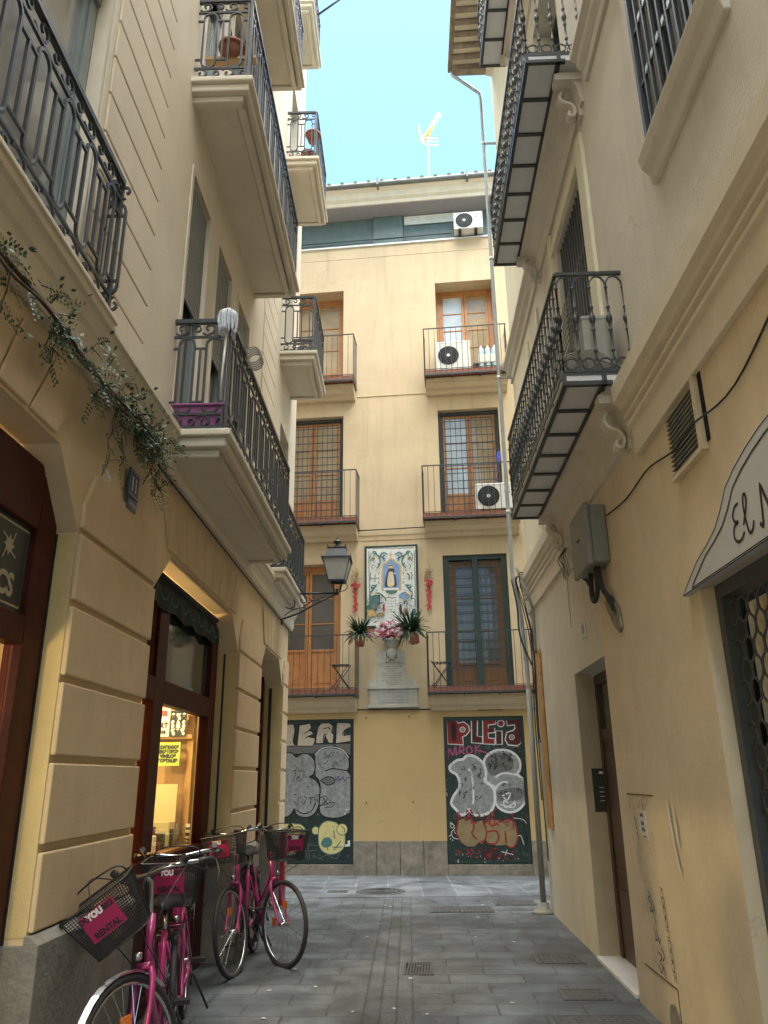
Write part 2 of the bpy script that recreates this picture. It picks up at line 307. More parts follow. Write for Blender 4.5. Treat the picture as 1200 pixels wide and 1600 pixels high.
def put_text(mb,txt,u,z,d,size,flip=1,sx=1,bold=0,shear=0,rot=0,align='CENTER'):
    v,f=text_mesh(txt,size,sx,bold,shear,align); c,s_=math.cos(rot),math.sin(rot)
    mb.add([(u+flip*(x*c-y*s_),d,z+x*s_+y*c) for x,y in v],f)
def smooth(pts,closed=False,k=5):
    out=[]; n=len(pts)
    for i in range(n if closed else n-1):
        p=[pts[(i+j-1)%n] if closed else pts[min(max(i+j-1,0),n-1)] for j in range(4)]
        for q in range(k):
            t=q/k; out.append(tuple(.5*(2*b+(c-a)*t+(2*a-5*b+4*c-e)*t*t+(-a+3*b-3*c+e)*t**3) for a,b,c,e in zip(*p)))
    if not closed: out.append(tuple(pts[-1]))
    return out
def circ(c,r,n=12,a0=0,a1=2*PI,full=True):
    m=n if full else n+1
    return [(c[0]+r*math.cos(a0+(a1-a0)*i/n),c[1]+r*math.sin(a0+(a1-a0)*i/n)) for i in range(m)]
def spiral(c,r,a0,turns,n=12,rin=.25):
    return [(c[0]+r*(1-(1-rin)*i/n)*math.cos(a0+turns*2*PI*i/n),c[1]+r*(1-(1-rin)*i/n)*math.sin(a0+turns*2*PI*i/n)) for i in range(n+1)]
# ======================= GROUND =======================
g=MB(); g.box(-60,60,-40,12.0,-.3,0); tag(g.build('road','paving_alley'),kind='structure')
g=MB(); g.prism([(-60,12.0-.0),(60,12.0),(60,80),(-60,80)],-.3,.004,2); tag(g.build('cross_street','paving_street'),kind='structure')
g=MB(); c0=(.12,12.0); ang=R(1.5)
g.quad((-.10,11.9,.004),(.37,11.9,.004),(.11,2,.004),(-.36,2,.004))
tag(g.build('path','paving_channel'),kind='structure')
# ======================= WALL TOOLS =======================
def wall(mb,u0,u1,z0,z1,d,ops,depth=.3):
    us=sorted({u0,u1,*[o[0] for o in ops],*[o[1] for o in ops]}); zs=sorted({z0,z1,*[o[2] for o in ops],*[o[3] for o in ops]})
    us=[x for x in us if u0<=x<=u1]; zs=[x for x in zs if z0<=x<=z1]
    for i in range(len(us)-1):
        for j in range(len(zs)-1):
            cu,cz=(us[i]+us[i+1])/2,(zs[j]+zs[j+1])/2
            if any(o[0]<cu<o[1] and o[2]<cz<o[3] for o in ops): continue
            mb.quad((us[i],d,zs[j]),(us[i+1],d,zs[j]),(us[i+1],d,zs[j+1]),(us[i],d,zs[j+1]))
    for o in ops:
        a,b,c,e=o[:4]; dd=d-(o[4] if len(o)>4 else depth)
        mb.quad((a,d,c),(a,dd,c),(a,dd,e),(a,d,e)); mb.quad((b,d,c),(b,dd,c),(b,dd,e),(b,d,e))
        mb.quad((a,d,e),(a,dd,e),(b,dd,e),(b,d,e))
        if c>z0+.01: mb.quad((a,d,c),(a,dd,c),(b,dd,c),(b,d,c))
def window(parent,fr,a,b,c,e,d,fm,pm,leaves=2,rows=3,panel=0,t=.06,blind=None,blind_z=None,pm2=None,behind=True,name='window',grille=None,transom=None,lm=None):
    """joinery in an opening; d = depth plane of the frame's face"""
    m=MB(fr)
    m.box(a,a+t,d-.07,d,c,e); m.box(b-t,b,d-.07,d,c,e); m.box(a+t,b-t,d-.07,d,e-t,e); m.box(a+t,b-t,d-.07,d,c,c+t)
    W=(b-a-2*t)/leaves; top=e-t
    if transom: m.box(a+t,b-t,d-.065,d-.004,transom,transom+.07)
    panes=[]; fm_=m
    if lm: m=MB(fr)
    for k in range(leaves):
        x0=a+t+k*W; x1=x0+W; s=.055
        for q,(za,zb) in enumerate([(c+t,transom or top)]+([(transom+.07,top)] if transom else [])):
            x0i,x1i=x0+.004,x1-.004
            m.box(x0i,x0i+s,d-.05,d-.012,za,zb); m.box(x1i-s,x1i,d-.05,d-.012,za,zb)
            m.box(x0i+s,x1i-s,d-.05,d-.012,zb-s,zb); m.box(x0i+s,x1i-s,d-.05,d-.012,za,za+s)
            pz=za+s
            if panel and q==0:
                m.box(x0i+s,x1i-s,d-.045,d-.028,za+s,za+panel); m.box(x0i+s+.06,x1i-s-.06,d-.028,d-.018,za+s+.07,za+panel-.07); m.box(x0i+s,x1i-s,d-.048,d-.013,za+panel,za+panel+.05); pz=za+panel+.05
            rr=rows if q==0 else 1
            for r_ in range(1,rr): zz=pz+(zb-s-pz)*r_/rr; m.box(x0i+s,x1i-s,d-.045,d-.02,zz-.012,zz+.012)
            panes.append((x0i+s,x1i-s,pz,zb-s,k))
    if lm: o=fm_.build(name,fm,parent,bevel=.004); m.build('casement',lm,o,bevel=.004)
    else: o=m.build(name,fm,parent,bevel=.004)
    for x0,x1,z0,z1,k in panes:
        p=MB(fr); p.quad((x0,d-.034,z0),(x1,d-.034,z0),(x1,d-.034,z1),(x0,d-.034,z1)); p.build('pane',(pm2 if (pm2 and k%2) else pm),o)
    if blind:
        m=MB(fr); zz=e-t+.02
        m.box(a+.01,b-.01,d+.006,d+.012,blind_z,e)
        z=blind_z
        while z<e-.04: m.box(a+.01,b-.01,d+.012,d+.022,z+.004,z+.034); z+=.045
        m.build('roller_shutter',blind,o)
    if grille: grille_part(o,fr,a+.03,b-.03,grille[0],grille[1],d+.05,grille[2])
    return o
def grille_part(o,fr,a,b,z0,z1,d,kind='grid'):
    m=MB(fr); n=max(2,round((b-a)/.105))
    for k in range(n+1): u=a+(b-a)*k/n; m.box(u-.006,u+.006,d-.006,d+.006,z0,z1)
    nz=max(2,round((z1-z0)/.17))
    for k in range(nz+1): z=z0+(z1-z0)*k/nz; m.box(a,b,d-.004,d+.004,z-.009,z+.009)
    return m.build('grille','iron_black',o)
# ---- ornate left railing ----
def rail_left(mb,P0,P1,z0,H=.92,post=True):
    (ua,da),(ub,db)=P0,P1; L=math.hypot(ub-ua,db-da); du,dd=(ub-ua)/L,(db-da)/L
    m3=lambda s,z:(ua+du*s,da+dd*s,z0+z)
    def st(p,r=.008,n=4,closed=False): mb.tube([m3(*q) for q in p],r*1.3,n,closed)
    st([(0,H),(L,H)],.019); st([(0,.02),(L,.02)],.015); st([(0,.135),(L,.135)],.009); st([(0,H-.135),(L,H-.135)],.009)
    n=max(1,round(L/.285)); w=L/n
    if n==1: n=2; w=L/2
    zt,zb,r=H-.145,.145,.058
    for k in range(n):
        c=w*(k+.5)
        pill=[(c+r*math.cos(a),zt-r+r*math.sin(a)) for a in [PI*i/6 for i in range(7)]]+[(c-r*math.cos(a),zb+r-r*math.sin(a)) for a in [PI*i/6 for i in range(7)]]
        st(pill,.0085,4,True)
        for zz in (H-.235,.235): st([(c+r,zz),(c+w-r,zz)] if k<n-1 else [(c+r,zz),(L,zz)],.008)
        if k==0:
            for zz in (H-.235,.235): st([(0,zz),(c-r,zz)],.008)
        st([(c+w/2,.235),(c+w/2,H-.235)] if k<n-1 else [(L-.01,.02),(L-.01,H)],.009)
        for zc,sg in ((H-.067,1),(.08,-1)):   # S scrolls in both bands
            A=spiral((c-.045,zc+.004*sg),.05,-PI/2*sg,.95*sg,10,.3)
            st([(c-w*.5+.01,zc-.035*sg),(c-w*.3,zc-.052*sg)]+A,.0075)
            B=spiral((c+w*.32,zc),.036,PI/2*sg,-.85*sg,8,.35); st([(c+.0,zc+.05*sg)]+B,.0075)
    if post:
        for s in (0,L): mb.tube([m3(s,0),m3(s,H+.01)],.016,4)
def balcony_left(parent,u0,u1,z,D,H=.92,t=.13,label=None,open_near=False):
    m=MB(FL)
    m.box(u0,u1,-.05,D,z-.055,z); m.box(u0+.035,u1-.035,-.05,D-.035,z-t,z-.055)
    # lower moulding frame with a recessed soffit panel
    a,b,e=u0+.09,u1-.09,D-.09
    m.box(a,a+.07,-.05,e,z-t-.06,z-t); m.box(b-.07,b,-.05,e,z-t-.06,z-t); m.box(a+.07,b-.07,e-.07,e,z-t-.06,z-t)
    m.box(a+.07,b-.07,-.05,e-.07,z-t-.035,z-t)
    o=m.build('balcony','trim_cream',parent,bevel=.012)
    if label: o['label']=label
    r=MB(FL); q=.05
    rail_left(r,(u0+q,0),(u0+q,D-q-.018),z,H,False); rail_left(r,(u0+q,D-q),(u1-q,D-q),z,H); rail_left(r,(u1-q,D-q-.018),(u1-q,0),z,H,False)
    r.build('railing','iron_black',o,merge=False)
    return o
# ======================= LEFT BUILDING =======================
LB=thing('apartment_building','beige block on the left with lit shop fronts and scrolled iron balconies','building',FL((4,-.5,0)))
m=MB(FL); gops=[(.55,3.9,0,3.22,.55),(5.17,8.05,0,3.18,.22),(9.32,11.05,0,3.16,.30)]
wall(m,-12,11.5,0,3.72,-.025,gops)
m.quad((11.5,-.025,0),(11.5,-8,0),(11.5,-8,3.72),(11.5,-.025,3.72))
m.build('wall','plaster_left',LB)
# chamfered corners of the openings
m=MB(FL)
for a,b,zt,cu,cz,dp in ((.55,3.9,3.22,.33,.37,.5),(5.17,8.05,3.18,.38,.34,.22),(9.32,11.05,3.16,.34,.33,.3)):
    m.prism([(a,zt),(a+cu,zt),(a,zt-cz)],-.026-dp,-.022); m.nxt(); m.prism([(b,zt),(b-cu,zt),(b,zt-cz)],-.026-dp,-.022); m.nxt()
m.build_each('arch_corner','plaster_left',LB)
# warm coloured jamb skins
m=MB(FL)
for u,s,z1,dp in ((3.9,-1,2.84,.5),(8.05,-1,2.82,.2),(11.05,-1,2.80,.28)): m.box(u-.004 if s<0 else u,u if s<0 else u+.004,-.026-dp,-.026,.93,z1); m.nxt()
m.build_each('jamb','plaster_jamb',LB)
# rusticated blocks on the piers
m=MB(FL); zs=[.93,1.30,1.70,2.085,2.47,2.86]
for a,b in ((3.9,5.17),(8.05,9.32),(11.05,11.5)):
    for k in range(len(zs)-1): m.box(a,b,-.026,.002,zs[k]+.018,zs[k+1]-.018)
for a,b in ((3.9,5.17),(8.05,9.32)):
    m.prism([(a,2.878),(b,2.878),(b,2.95),(b-.0,3.0),(b-.12,3.22),(a+.12,3.22),(a,3.0)],-.026,.002)
m.prism([(11.05,2.878),(11.5,2.878),(11.5,3.22),(11.2,3.22),(11.05,3.0)],-.026,.002)
# narrow voussoir blocks above the openings
def vous(a,b,z0,z1,n,fan=.25):
    for k in range(n):
        x0=a+(b-a)*k/n; x1=a+(b-a)*(k+1)/n; c=(a+b)/2; f=lambda x:c+(x-c)*(1+fan)
        m.prism([(x0+.009,z0),(x1-.009,z0),(f(x1)-.009,z1),(f(x0)+.009,z1)],-.026,-.008)
vous(5.42,7.8,3.2,3.62,9,.22); vous(9.5,10.9,3.18,3.62,6,.3); vous(.8,3.5,3.24,3.62,9,.18)
m.build('stone_blocks','plaster_block',LB,bevel=.010)
m=MB(FL)
for a,b,dp in ((3.9,5.17,.5),(8.05,9.32,.24),(11.05,11.5,.24)): 
    m.prism([(a-.03,-dp),(a-.03,.045),(b+.03,.045),(b+.03,-.2),(b+.005,-.2),(b+.005,-.03),(a+.004,-.03),(a+.004,-dp)],0,.90,2)
    m.prism([(a-.03,-.03),(a-.03,.045),(b+.03,.045),(b+.03,-.03)],.90,.905,2)
    m.prism([(-.026,.905),(.043,.905),(.0,.94),(-.026,.94)],a-.028,b+.028,0); m.nxt()
m.build_each('stone_base','stone_grey',LB,bevel=.008)
# string course
prof=[(-.02,3.70),(.03,3.70),(.05,3.745),(.045,3.80),(.055,3.86),(.075,3.88),(.10,3.945),(.125,3.955),(.125,4.0),(-.02,4.0)]
m=MB(FL); m.prism(prof,-12,11.55,0); m.build('cornice','trim_cream',LB)
# upper wall
ops=[(1.55,3.44,4.02,6.35,.10)]
for zf in (4.02,7.24,10.42,13.6):
    for a in (5.22,6.14,7.06): ops.append((a,a+.57,zf,zf+2.44,.09))
    ops.append((9.95,10.75,zf+.05,zf+2.4,.2))
    if zf>5: ops.append((1.55,3.44,zf,zf+2.35,.1))
m=MB(FL); wall(m,-12,11.5,4.0,18,0,ops); m.quad((11.5,0,4),(11.5,-8,4),(11.5,-8,18),(11.5,0,18)); m.quad((-12,0,18),(11.5,0,18),(11.5,-8,18),(-12,-8,18)); m.build('upper_wall','plaster_left_upper',LB)
m=MB(FL)
for a,b in ((3.52,4.46),(8.45,9.40)):
    z=4.04
    while z<17.5: m.box(a,b,-.01,.014,z+.008,z+.282); z+=.29
    m.nxt()
m.build_each('scored_blocks','plaster_left_upper',LB,bevel=.006)
m=MB(FL)
for o_ in ops:    # slim raised surrounds
    a,b,c,e=o_[:4]; s=.055
    m.box(a-s,a,-.01,.008,c,e+s); m.box(b,b+s,-.01,.008,c,e+s); m.box(a,b,-.01,.008,e,e+s); m.nxt()
m.build_each('window_surround','trim_cream',LB,bevel=.004)
for i,o_ in enumerate(ops):
    a,b,c,e,dp=o_
    if b-a>1: window(LB,FL,a+.002,b-.002,c,e-.002,-dp+.0,'blue_grey_frame','pane_bluegrey',2,1,t=.09,name='balcony_door',blind='blind_grey',blind_z=e-.28)
    elif a<9: window(LB,FL,a+.002,b-.002,c,e-.002,-dp+.04,'blue_grey_frame','pane_dark',1,1,t=.05,name='balcony_door',blind='blind_grey',blind_z=e-(1.15 if c<5 else .8))
    else: window(LB,FL,a+.002,b-.002,c,e-.002,-dp+.02,'blue_grey_frame','pane_dark',2,2,t=.05,name='balcony_door')
# shallow balcony on the string course, nearest the camera
m=MB(FL); m.box(-2.2,3.72,-.05,.14,4.0,4.03); o=m.build('balcony','trim_cream',LB,bevel=.006)
r=MB(FL); rail_left(r,(-2,.085),(3.68,.085),4.035,.92); rail_left(r,(3.68,.085),(3.68,0),4.035,.92,False); r.build('railing','iron_black',o,merge=False)
balcony_left(LB,5.05,8.19,4.0,.48)
balcony_left(LB,4.93,7.95,7.22,.52)
balcony_left(LB,4.9,7.90,10.40,.52)
balcony_left(LB,9.70,10.98,7.43,.54)
balcony_left(LB,9.56,11.05,10.82,.52)
balcony_left(LB,9.3,11.3,4.10,.26)
balcony_left(LB,9.4,10.7,14.0,.40)
# eaves of the left building
m=MB(FL); m.box(-12,11.7,-.3,.45,17.9,18.2); m.build('eaves','trim_cream',LB,bevel=.02)
# ---- shop front in the middle opening ----
sf=MB(FL); d=-.205
def post(a,b,z0,z1,dp=.09): sf.box(a,b,d-dp,d,z0,z1)
post(5.18,5.32,0,3.1); post(5.98,6.22,0,3.1); post(7.70,7.93,0,3.1)
for a,b in ((5.32,5.98),(6.22,7.70)):
    post(a,b,2.17,2.35); post(a,b,3.0,3.1); post(a,b,.94,1.04); post(a,b,0,.12)
    sf.box(a,b,d-.06,d-.03,.12,.94); sf.box(a+.08,b-.08,d-.03,d-.012,.22,.86)
SF=sf.build('shop_window','wood_red',LB,bevel=.006)
m=MB(FL)
for a,b in ((5.32,5.98),(6.22,7.70)):
    m.quad((a,d-.045,1.04),(b,d-.045,1.04),(b,d-.045,2.17),(a,d-.045,2.17)); m.nxt()
m.build_each('pane','pane_clear',SF)
m=MB(FL)
for a,b in ((5.32,5.98),(6.22,7.70)): m.quad((a,d-.045,2.35),(b,d-.045,2.35),(b,d-.045,3.0),(a,d-.045,3.0)); m.nxt()
m.build_each('pane','pane_dark',SF)
m=MB(FL); m.box(7.93,8.05,d-.1,d-.05,0,3.1); m.build('frame_edge','plaster_jamb',SF)
# rolled fabric awning tucked in the head of the opening
m=MB(FL); m.tube([(5.50,-.175,3.11),(7.68,-.175,3.11)],.022,10)
n=34; vs=[];fs=[]
for k in range(n+1):
    u=5.24+2.62*k/n; dd=-.188+.008*math.sin(k*1.3); zz=2.90-.035*abs(math.sin(k*.46))
    vs+=[(u,-.198,3.10),(u,dd,3.04),(u,dd,zz)]
for k in range(n): fs+=[(3*k,3*k+3,3*k+4,3*k+1),(3*k+1,3*k+4,3*k+5,3*k+2)]
m.add(vs,fs); AW=m.build('awning','fabric_teal',LB)
m=MB(FL)
for k in range(9): m.tube([(5.35+k*.29+.11*math.cos(a),-.176,3.03-.09*math.sin(a)) for a in [PI*i/8 for i in range(9)]],.006,4)
m.build('scalloped_pattern','ink_teal',AW)
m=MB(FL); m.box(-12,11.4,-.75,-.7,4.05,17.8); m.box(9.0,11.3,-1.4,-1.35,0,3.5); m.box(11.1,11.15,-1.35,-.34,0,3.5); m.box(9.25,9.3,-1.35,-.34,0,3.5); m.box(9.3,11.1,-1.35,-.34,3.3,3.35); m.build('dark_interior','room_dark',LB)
# ---- interior of the shop ----
m=MB(FL); m.box(4.6,8.6,-3.0,-2.95,0,3.4); m.box(4.55,4.6,-3,-.35,0,3.4); m.box(8.6,8.65,-3,-.35,0,3.4); m.box(4.6,8.6,-2.95,-.35,3.35,3.4); m.box(4.6,8.6,-2.95,-.35,0,.05)
m.build('shop_room','room_warm',LB)
# ---- near shop door (left edge) ----
sf=MB(FL); d=-.13
sf.box(3.685,3.885,d-.09,d,0,3.12); sf.box(.6,3.685,d-.09,d,2.22,2.36); sf.box(.6,3.685,d-.09,d,2.80,3.14); sf.box(.6,3.685,d-.09,d,0,.9); sf.box(1.9,2.05,d-.085,d-.005,.9,3.1)
SD=sf.build('shop_window','wood_red',LB,bevel=.008)
m=MB(FL); m.box(2.05,3.684,d-.05,d-.03,2.36,2.80); BD=m.build('sign_board','board_black',SD)
m=MB(FL); dd=d-.026
m.ribbon([(3.65,2.39),(3.65,2.77),(2.15,2.77),(2.15,2.39)],.010,dd,True)
put_text(m,'ANTICS',3.57,2.475,dd,.15,1,.9,.006,align='RIGHT')
m.build('lettering','gold',BD)
m=MB(FL); st=[]
for k in range(16): a=2*PI*k/16; rr=.055 if k%2==0 else .030; st.append((3.48+rr*math.cos(a),2.66+rr*math.sin(a)))
m.fill(st,dd)
for k in range(4): a=PI/4+PI/2*k; m.ribbon([(3.48+.04*math.cos(a),2.66+.04*math.sin(a)),(3.48+.085*math.cos(a+.2),2.66+.085*math.sin(a+.2))],.014,dd+.0004)
m.build('emblem','gold',BD)
m=MB(FL); m.quad((2.05,d-.045,.9),(3.66,d-.045,.9),(3.66,d-.045,2.22),(2.05,d-.045,2.22)); m.nxt(); m.quad((.6,d-.045,.9),(1.9,d-.045,.9),(1.9,d-.045,2.8),(.6,d-.045,2.8)); m.build_each('pane','pane_clear',SD)
m=MB(FL); m.box(.3,4.1,-2.6,-2.55,0,3.4); m.box(4.1,4.15,-2.6,-.55,0,3.4); m.box(.3,4.1,-2.55,-.55,3.35,3.4); m.build('shop_room','room_warm',LB)
m=MB(FL); m.box(3.888,3.897,-.15,-.125,0,2.84); m.box(8.035,8.045,-.17,-.15,0,2.83); m.box(11.03,11.045,-.2,-.16,0,2.8); m.cuts=[(8,6),(16,12)]; m.build_each('cable_strip','cable_black',LB)
# wooden display case against the far jamb of the near shop
m=MB(FL); m.box(2.9,3.93,-.62,-.58,.7,2.3); m.box(3.86,3.93,-.58,-.24,.7,2.3); m.box(2.9,3.86,-.58,-.24,.7,.75); m.build('display_case','wood_light',LB)
# third opening: dark narrow door
m=MB(FL); d=-.26
m.box(9.34,9.46,d-.07,d,0,3.1); m.box(10.2,10.32,d-.07,d,0,3.1); m.box(10.93,11.03,d-.07,d,0,3.1); m.box(9.46,10.93,d-.065,d-.01,2.2,2.32); m.box(9.46,10.93,d-.065,d-.01,0,.9)
o=m.build('shop_door','wood_red',LB,bevel=.005); m=MB(FL); m.quad((9.4,d-.04,.9),(11,d-.04,.9),(11,d-.04,3.15),(9.4,d-.04,3.15)); m.build('pane','pane_dark',o)
# ======================= RIGHT BUILDING =======================
RB=thing('corner_building','weathered cream block on the right with cast iron balconies and a street door','building',FR((4,-.5,0)))
m=MB(FR); wall(m,6.62,10.62,0,3.86,0,[(6.66,7.99,0,2.57,.24)]); m.quad((10.62,0,0),(10.62,-8,0),(10.62,-8,3.86),(10.62,0,3.86)); m.build('wall','plaster_right_far',RB)
m=MB(FR); wall(m,-12,6.60,0,3.86,.018,[(1.2,4.27,0,2.60,.13)]); m.quad((6.60,.018,0),(6.60,-.02,0),(6.60,-.02,3.86),(6.60,.018,3.86)); m.build('wall','plaster_right',RB)['label']='ochre painted ground floor wall beside the shutter'
rops=[(5.78,6.95,4.38,6.95,.25),(8.3,9.0,4.6,6.6,.2),(5.9,7.05,7.75,10.2,.25),(5.9,7.05,11.1,13.0,.25),(3.02,3.90,5.42,7.3,.12),(3.02,3.90,8.6,10.6,.12)]
m=MB(FR); wall(m,-12,8.9,3.86,13.7,0,[o for o in rops if o[1]<8.9]); m.quad((-12,0,13.7),(8.9,0,13.7),(8.9,-8,13.7),(-12,-8,13.7)); m.build('upper_wall','plaster_right_upper',RB)
m=MB(FR); wall(m,8.9,10.62,3.86,13.7,0,[]); m.quad((10.62,0,3.86),(10.62,-8,3.86),(10.62,-8,13.7),(10.62,0,13.7)); m.quad((8.9,0,13.7),(10.62,0,13.7),(10.62,-8,13.7),(8.9,-8,13.7)); m.build('upper_wall','plaster_pale',RB)
prof=[(0,3.72),(.035,3.72),(.04,3.92),(.07,3.93),(.07,3.96),(.05,3.965),(.05,3.985),(.085,3.995),(.085,4.02),(.06,4.025),(.06,4.05),(.105,4.065),(.11,4.10),(.15,4.12),(.155,4.25),(0,4.27)]
m=MB(FR); m.prism([(a+.02,b) for a,b in prof],-12,4.98,0); m.nxt(); m.prism([(a*.8,b) for a,b in prof],8.0,10.66,0); m.build_each('cornice','trim_cream',RB)
# upper storey mouldings
prof2=[(0,7.35),(.03,7.35),(.035,7.45),(.08,7.5),(.09,7.56),(.14,7.6),(.14,7.66),(0,7.7)]
m=MB(FR); m.prism(prof2,-12,5.15,0); m.prism(prof2,8.1,10.64,0); m.prism([(a,b+3.25) for a,b in prof2],-12,5.0,0); m.prism([(a,b+3.25) for a,b in prof2],8.1,10.64,0); m.build('cornice','plaster_right_upper',RB)
m=MB(FR)   # raised vertical strips and panels
m.box(7.1,7.24,-.01,.03,4.4,7.3); m.box(5.5,5.72,-.01,.035,4.4,7.15); m.box(5.72,7.1,-.01,.035,6.98,7.12)
m.box(8.2,8.3,-.01,.03,4.4,7.1); m.box(9.0,9.1,-.01,.03,4.5,7.1)
m.build('window_surround','plaster_pale',RB,bevel=.01)
for a,b,c,e,dp in rops[:1]: 
    o=window(RB,FR,a+.002,b-.002,c,e-.002,-dp+.02,'green_metal','pane_dark',2,1,t=.07,name='balcony_door')
    g=MB(FR); 
    for k in range(12): u=a+.05+(b-a-.1)*k/11; g.box(u-.011,u+.011,-.06,-.035,c,e-.01)
    for z in (c+.5,c+1.2,c+1.9): g.box(a+.03,b-.03,-.055,-.04,z,z+.02)
    g.build('grille','iron_grey',o)
for a,b,c,e,dp in rops[2:4]: window(RB,FR,a+.002,b-.002,c,e-.002,-dp+.02,'green_metal','pane_dark',2,1,t=.07,name='balcony_door')
window(RB,FR,8.302,8.998,4.6,6.598,-.18,'green_metal','pane_dark',1,1,name='window')
# near upper window: projecting sill, surround, iron grille
for a,b,c,e,dp in rops[4:]:
    m=MB(FR); m.box(a-.16,a,-.01,.05,c-.02,e+.15); m.box(b,b+.16,-.01,.05,c-.02,e+.15); m.box(a,b,-.01,.05,e,e+.15)
    m.prism([(-.01,c-.22),(.035,c-.22),(.05,c-.14),(.09,c-.09),(.11,c-.02),(.11,c),(-.01,c)],a-.22,b+.12,0); m.build('window_surround','plaster_right_upper',RB,bevel=.01)
    o=window(RB,FR,a+.002,b-.002,c,e-.002,-.09,'green_metal','pane_painted_sky',2,1,t=.07)
    g=MB(FR); dd=.06
    g.box(a-.02,b+.02,dd-.02,dd+.02,c+.02,c+.065); g.box(a-.02,b+.02,dd-.02,dd+.02,e-.06,e-.02)
    g.box(b-.03,b+.01,dd-.02,dd+.02,c+.065,e-.06); g.box(a-.01,a+.03,dd-.02,dd+.02,c+.065,e-.06)
    for k in range(1,8): u=a+(b-a)*k/8; g.box(u-.011,u+.011,dd-.011,dd+.011,c+.065,e-.06)
    for z in (.45,.9,1.35):
        g.box(a+.03,b-.03,dd-.008,dd+.008,c+z,c+z+.02)
    g.build('grille','iron_black',o)
    g=MB(FR)
    for k in range(1,7):
        u=a+(b-a)*(k+.5)/8
        for z in (.46,.91,1.36): g.box(u-.02,u+.02,dd-.012,dd+.012,c+z-.018,c+z+.03); g.nxt()
    g.build_each('grille_clasp','zinc',o)
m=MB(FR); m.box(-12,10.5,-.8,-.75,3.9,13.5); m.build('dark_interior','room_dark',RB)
# cast iron balconies with tiled soffits
def rail_right(mb,P0,P1,z0,H=.84):
    (ua,da),(ub,db)=P0,P1; L=math.hypot(ub-ua,db-da); du,dd=(ub-ua)/L,(db-da)/L
    m3=lambda s,z:(ua+du*s,da+dd*s,z0+z)
    mb.tube([m3(0,H),m3(L,H)],.019,4); mb.tube([m3(0,.0),m3(L,.0)],.014,4)
    n=max(2,round(L/.135)); w=L/n; prof=[(.155,.006),(.17,.014),(.18,.008),(.33,.008),(.345,.015),(.355,.008),(.40,.009),(.415,.016),(.44,.019),(.465,.016),(.48,.009),(.53,.008),(.54,.014),(.55,.007),(.70,.007),(.715,.013),(.725,.007)]
    for k in range(n+1):
        s=w*k
        mb.tube([m3(s,z) for z,r in prof],[r*1.3 for z,r in prof],6)
        if k<n:
            mb.tube([m3(s+w/2+.047*math.cos(a),.062+.047*math.sin(a)) for a in [2*PI*i/10 for i in range(10)]],.0075,4,True)
            mb.tube([m3(s+w/2*(1-math.cos(a)),.72+.095*math.sin(a)) for a in [PI*i/6 for i in range(7)]],.008,4)
        mb.tube([m3(s-(w/2-.045 if k>0 else 0),.07),m3(s,.12),m3(s,.155)],.008,4); mb.tube([m3(s+(w/2-.045 if k<n else 0),.07),m3(s,.12)],.008,4)
        mb.tube([m3(s,.0),m3(s,.06)],.006,4)
def balcony_right(u0,u1,zb,D=.52,H=.84):
    """zb = underside of the iron frame"""
    m=MB(FR); t=.10; di=.22
    m.box(u0,u1,D-.035,D,zb,zb+.035); m.box(u0,u1,D-.03,D,zb+t-.02,zb+t); m.box(u0,u1,di-.02,di+.025,zb,zb+.035)
    n=7
    for k in range(n+1): u=u0+(u1-u0)*k/n; a,b=(u,u+.035) if k==0 else ((u-.035,u) if k==n else (u-.018,u+.018)); m.box(a,b,di-.06,D-.035,zb,zb+.034)
    for u in (u0,u1-.03): m.box(u,u+.03,0,D-.03,zb+t-.02,zb+t); m.box(u,u+.03,di-.02,di+.015,zb+.035,zb+t-.02); m.box(u,u+.03,D-.03,D,zb+.035,zb+t-.02)
    for k in range(1,n): u=u0+(u1-u0)*k/n; m.box(u-.018,u+.018,D-.028,D-.002,zb+.035,zb+t-.02)
    o=m.build('balcony','iron_black',RB)
    m=MB(FR); m.box(u0+.006,u1-.006,0,D-.008,zb+.018,zb+t-.01); m.build('tiled_floor','tile_white',o)
    # plaster cove between wall and iron frame
    cove=[(0,zb-.34),(.03,zb-.34),(.045,zb-.26)]+[(.045+.15*(1-math.cos(a)),zb-.26+.22*math.sin(a)) for a in [PI/2*i/8 for i in range(1,9)]]+[(di,zb-.035),(di,zb+.016),(0,zb+.016)]
    m=MB(FR); m.prism(cove,u0+.12,u1-.12,0); m.prism([(0,zb-.10),(di+.03,zb-.10),(di+.03,zb-.03),(0,zb-.03)],u0+.10,u0+.22,0); m.prism([(0,zb-.10),(di+.03,zb-.10),(di+.03,zb-.03),(0,zb-.03)],u1-.22,u1-.10,0)
    m.build('plaster_cove','plaster_right_upper',o,bevel=.006)
    for uc in (u0+.26,u1-.26):      # carved scroll brackets
        m=MB(FR)
        S=[(.05+.10*(1-math.cos(a))*.5,zb-.50+.0*a) for a in (0,)]
        for off in (-.036,-.012,.012,.036):
            P=[(uc+off,dd+.03,zz) for dd,zz in smooth([(.13,zb-.12),(.16,zb-.18),(.13,zb-.24),(.06,zb-.27),(.03,zb-.34),(.05,zb-.40),(.09,zb-.39),(.085,zb-.35)],k=5)]
            m.tube(P,[.019-.006*i/len(P) for i in range(len(P))],8)
        m.box(uc-.06,uc+.06,0,.04,zb-.42,zb-.10)
        m.build('corbel','plaster_right_upper',o)
    r=MB(FR); q=.02; z=zb+t+.02
    rail_right(r,(u0+q,0),(u0+q,D-q),z,H); rail_right(r,(u0+q,D-q),(u1-q,D-q),z,H); rail_right(r,(u1-q,D-q),(u1-q,0),z,H)
    r.build('railing','iron_black',o,merge=False)
    return o
balcony_right(4.95,8.03,4.27); balcony_right(5.20,8.12,7.66); balcony_right(5.2,8.15,11.0)
